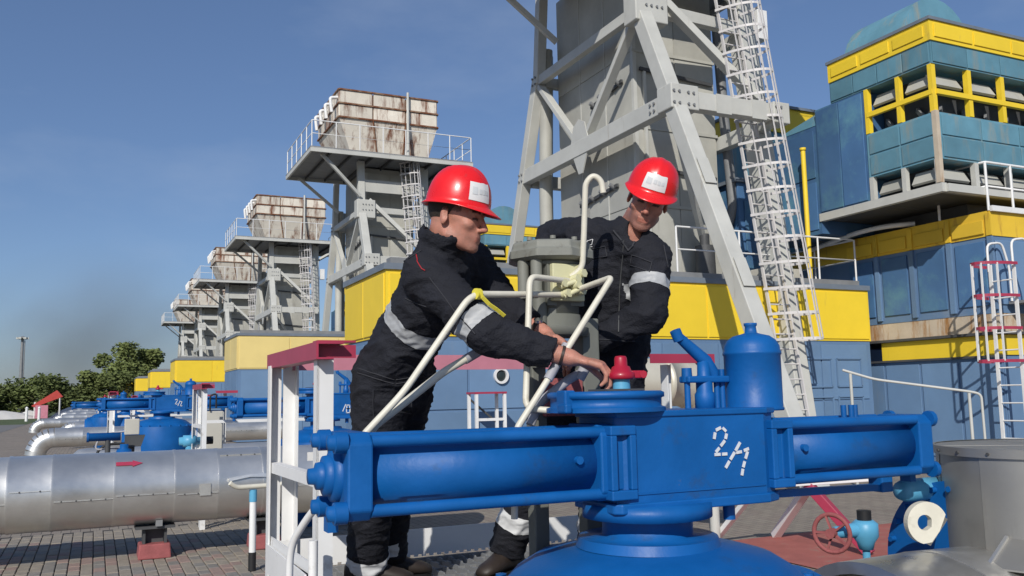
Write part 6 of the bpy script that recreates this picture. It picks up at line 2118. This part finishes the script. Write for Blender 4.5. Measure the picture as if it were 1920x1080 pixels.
# seams, pockets and creases stitched on the cloth
cloth_marks(w2, cov2, off2, mark_px([((1090, 470), (1135, 462)), ((1135, 462), (1138, 480)), ((1138, 480), (1093, 488)), ((1093, 488), (1090, 470)), ((1185, 478), (1222, 492)), ((1222, 492), (1218, 510)), ((1218, 510), (1182, 497)), ((1182, 497), (1185, 478)), ((1240, 440), (1252, 500)), ((1120, 636), (1190, 640))], 3.55), 0.0022, 'coverall_seam', 'seam')
cloth_marks(w2, cov2, off2, mark_px([((1150, 432), (1166, 452)), ((1166, 452), (1178, 470)), ((1196, 440), (1186, 462)), ((1186, 462), (1178, 470))], 3.5), 0.0045, 'coverall_seam', 'collar_edge')
cloth_marks(w1, cov1, off1, mark_px([((742, 500), (790, 470)), ((742, 500), (722, 545)), ((760, 560), (800, 575)), ((668, 690), (740, 712)), ((740, 712), (820, 700)), ((668, 698), (740, 720)), ((740, 720), (820, 708)), ((700, 730), (700, 790)), ((745, 735), (770, 738)), ((770, 738), (772, 775)), ((772, 775), (742, 772)), ((742, 772), (745, 735)), ((805, 520), (850, 580)), ((850, 580), (890, 625))], 3.1), 0.0022, 'coverall_seam', 'seam')
# ------------------------------------------------------------------ trees, mast, heaps on the far left
def far_pt(px, D, z=0.0):
    d = fw + cr * ((px - 960) / 1650)
    h = Vector((d.x, d.y, 0))
    h = h / h.dot(Vector((math.sin(YAW), math.cos(YAW), 0)))
    return Vector((h.x * D, h.y * D, z))


def make_tree(px, D, height, width, label, material, seed, leaves=2600, low=0.12, name='tree'):
    rr = random.Random(seed)
    base = far_pt(px, D)
    t = thing(name, base, label, 'tree', 'trees and bushes on the far left')
    tk = MB()
    top = base + V(rr.uniform(-0.4, 0.4), 0, height * 0.55)
    tk.tube([base - Z * 0.1, lerp(base, top, 0.5) + V(rr.uniform(-0.2, 0.2), 0, 0), top], [height * 0.028, height * 0.02, height * 0.008], 8)
    lobes = []
    for k in range(16):
        a = rr.uniform(0, 6.28)
        q = math.sqrt(rr.random())
        z = height * (low + 0.18 + (0.78 - low) * rr.random())
        fall = 1.0 - 0.55 * max(0, (z / height - 0.5) / 0.5)
        c = base + V(math.cos(a) * width / 2 * q * fall * 0.8, math.sin(a) * width / 2 * q * fall * 0.8, z)
        r = width * rr.uniform(0.13, 0.22)
        c.z = min(c.z, height - r * 0.7)
        lobes.append((c, r))
        s0 = lerp(base, top, rr.uniform(0.35, 0.95))
        tk.tube([s0, lerp(s0, c, 0.6) + Z * 0.1, c], [height * 0.009, height * 0.006, height * 0.002], 5)
    tk.build('trunk', 'bark', t)
    m = MB()
    vs_, fs_ = [], []
    sz = max(0.11, 0.0021 * D)
    for k in range(leaves):
        c, r = lobes[rr.randrange(len(lobes))]
        d = Vector((rr.gauss(0, 1), rr.gauss(0, 1), rr.gauss(0, 1))).normalized() * r * (rr.random() ** 0.45)
        d.z *= 0.8
        p = c + d
        n = Vector((rr.gauss(0, 1), rr.gauss(0, 1), rr.gauss(0, 1) + 0.6)).normalized()
        _, s_, u_ = frame(n)
        a = sz * rr.uniform(0.6, 1.3)
        i0 = len(vs_)
        vs_ += [p - s_ * a, p - u_ * a * 0.5, p + s_ * a, p + u_ * a * 0.6]
        fs_.append((i0, i0 + 1, i0 + 2, i0 + 3))
    m.add(vs_, fs_)
    me = bpy.data.meshes.new('crown')
    me.from_pydata([tuple(p - base) for p in vs_], [], fs_)
    me.materials.append(MATS[material])
    o = bpy.data.objects.new('crown', me)
    col.objects.link(o)
    o.parent = t
    return t


make_tree(228, 118, 9.6, 8.2, 'tall round green tree left of the farthest exhaust tower', 'leaf_green', 1, 6000)
make_tree(288, 122, 8.8, 6.6, 'green tree touching the foot of the farthest exhaust tower', 'leaf_green', 2, 4600)
make_tree(188, 112, 5.6, 6.0, 'lower green tree at the left shoulder of the tall round tree', 'leaf_green', 3, 3400, 0.02)
make_tree(250, 105, 5.2, 7.5, 'dense bush under the tall round tree', 'leaf_dark', 4, 3600, 0.0, 'bush')
make_tree(85, 108, 5.1, 9.0, 'broad dark bush right of the lamp mast', 'leaf_dark', 5, 4600, 0.0, 'bush')
make_tree(22, 110, 4.0, 8.0, 'dark bush at the left edge left of the lamp mast', 'leaf_dark', 6, 3600, 0.0, 'bush')
make_tree(140, 110, 4.6, 7.5, 'dark bush between the broad bush and the tall tree', 'leaf_dark', 7, 3600, 0.0, 'bush')
make_tree(310, 125, 6.0, 7.0, 'green bush directly before the farthest exhaust tower', 'leaf_green', 8, 3200, 0.0, 'bush')
make_tree(-30, 105, 4.2, 8.0, 'dark bush cut off by the left edge', 'leaf_dark', 9, 2600, 0.0, 'bush')

ms = far_pt(47, 150)
mast = thing('lamp_mast', ms, 'tall dark lamp mast with round lamp head above the bushes at left', 'lamp mast')
MB().cyl(ms, ms + Z * 12.9, 0.34, 0.22, 10).build('pole', 'mid_steel', mast)
MB().lathe(ms + Z * 12.6, Z, [(0, 0.25), (0.1, 0.75), (0.3, 0.8), (0.35, 0.3), (0.5, 0.2), (0.5, 0.0)], 16).build('lamp_ring', 'mid_steel', mast)
for k in range(6):
    a = 2 * math.pi * k / 6
    p = ms + V(0.75 * math.cos(a), 0.75 * math.sin(a), 12.75)
    MB().box((p.x - 0.22, p.y - 0.22, p.z - 0.15), (p.x + 0.22, p.y + 0.22, p.z + 0.15)).build('lamp', 'paint_grey', mast)
MB().tube([ms + V(0.4, 0, 0), ms + V(0.36, 0, 12.4)], 0.07, 6).build('cable_tray', 'mid_steel', mast)


def heap(px, D, w_, h_, label, seed):
    rr = random.Random(seed)
    b = far_pt(px, D)
    t = thing('gravel_heap', b, label, 'heap', 'white heaps beyond the lawn')
    n, k_ = 28, 7
    vv, ff = [], []
    for j in range(k_ + 1):
        for i in range(n):
            a = 2 * math.pi * i / n
            r = (1 - j / k_) * w_ / 2 * (1 + 0.15 * math.sin(3 * a + seed)) * (1 + rr.uniform(-0.05, 0.05))
            vv.append(b + V(r * math.cos(a), r * math.sin(a) * 0.7, h_ * (1 - (1 - j / k_) ** 1.7) + rr.uniform(-0.03, 0.03) - 0.05))
    for j in range(k_):
        for i in range(n):
            ff.append((j * n + i, j * n + (i + 1) % n, (j + 1) * n + (i + 1) % n, (j + 1) * n + i))
    MB().add(vv, ff, True).build('mound', 'heap_white', t)
    return t


heap(8, 95, 7.5, 0.95, 'long white heap at the left edge behind the lawn', 1)
heap(66, 98, 3.0, 0.9, 'small white heap left of the red tent', 2)
heap(146, 100, 4.5, 1.2, 'white heap right of the red tent under the bushes', 3)
tn = far_pt(98, 96)
tent = thing('red_tent', tn, 'small red pitched canopy on posts beyond the lawn at left', 'tent')
MB().prism([(-1.5, 1.35), (0.9, 3.0), (1.5, 2.3), (-1.2, 1.2)], tn, (1, 0, 0), (0, 0, 1), (0, 2.0, 0)).build('canopy', 'tent_red', tent)
MB().hexa([tn + V(-1.1, -0.2, 0), tn + V(0.1, -0.2, 0), tn + V(0.1, 0.6, 0), tn + V(-1.1, 0.6, 0)], [tn + V(-1.1, -0.2, 1.4), tn + V(0.1, -0.2, 1.4), tn + V(0.1, 0.6, 1.4), tn + V(-1.1, 0.6, 1.4)]).build('booth', 'pink_trim', tent)
for dx in (-1.2, 1.2):
    for dy in (0.1, 1.9):
        MB().cyl(tn + V(dx, dy, 0), tn + V(dx, dy, 1.75 if dx < 0 else 2.4), 0.06, None, 6).build('post', 'white_paint', tent)
MB().cyl(far_pt(60, 70) , far_pt(60, 70) + Z * 1.2, 0.12, 0.1, 8)
for k, (px, D) in enumerate(((61, 80), (84, 82))):
    b = far_pt(px, D)
    t = thing('marker_post', b, ('left' if k == 0 else 'right') + ' one of two short white marker posts on the lawn', 'post', 'white marker posts')
    MB().cyl(b, b + Z * 1.15, 0.13, 0.11, 10).build('post', 'white_paint', t)
    MB().cyl(b + Z * 1.15, b + Z * 1.3, 0.15, 0.05, 10).build('cap', 'white_paint', t)

# ------------------------------------------------------------------ drifting smoke low on the left
sm = bpy.data.materials.new('smoke')
sm.use_nodes = True
sn_, sl_ = sm.node_tree.nodes, sm.node_tree.links
sn_.clear()
so2 = sn_.new('ShaderNodeOutputMaterial')
pv = sn_.new('ShaderNodeVolumePrincipled')
pv.inputs['Color'].default_value = (0.52, 0.49, 0.47, 1)
pv.inputs['Anisotropy'].default_value = 0.2
tc_ = sn_.new('ShaderNodeTexCoord')
nz = sn_.new('ShaderNodeTexNoise')
nz.inputs['Scale'].default_value = 1.9
nz.inputs['Detail'].default_value = 4
ln = sn_.new('ShaderNodeVectorMath')
ln.operation = 'LENGTH'
fo = sn_.new('ShaderNodeMapRange')
fo.inputs['From Min'].default_value = 1.0
fo.inputs['From Max'].default_value = 0.25
nr = sn_.new('ShaderNodeMapRange')
nr.inputs['From Min'].default_value = 0.28
nr.inputs['From Max'].default_value = 0.7
mu_ = sn_.new('ShaderNodeMath')
mu_.operation = 'MULTIPLY'
mu2 = sn_.new('ShaderNodeMath')
mu2.operation = 'MULTIPLY'
mu2.inputs[1].default_value = 0.062
sl_.new(tc_.outputs['Object'], nz.inputs['Vector'])
sl_.new(tc_.outputs['Object'], ln.inputs[0])
sl_.new(ln.outputs['Value'], fo.inputs['Value'])
sl_.new(nz.outputs['Fac'], nr.inputs['Value'])
sl_.new(fo.outputs[0], mu_.inputs[0])
sl_.new(nr.outputs[0], mu_.inputs[1])
sl_.new(mu_.outputs[0], mu2.inputs[0])
sl_.new(mu2.outputs[0], pv.inputs['Density'])
sl_.new(pv.outputs[0], so2.inputs['Volume'])
bm = bmesh.new()
bmesh.ops.create_icosphere(bm, subdivisions=3, radius=1.0)
me = bpy.data.meshes.new('smoke')
bm.to_mesh(me)
bm.free()
me.materials.append(sm)
smoke = bpy.data.objects.new('smoke', me)
col.objects.link(smoke)
smoke.location = far_pt(150, 230, 8.0)
smoke.scale = (48, 18, 36)
smoke.rotation_euler = (0, R(-18), -YAW)
tag(smoke, 'faint grey smoke drifting in the low sky at left', 'smoke', kind='stuff')
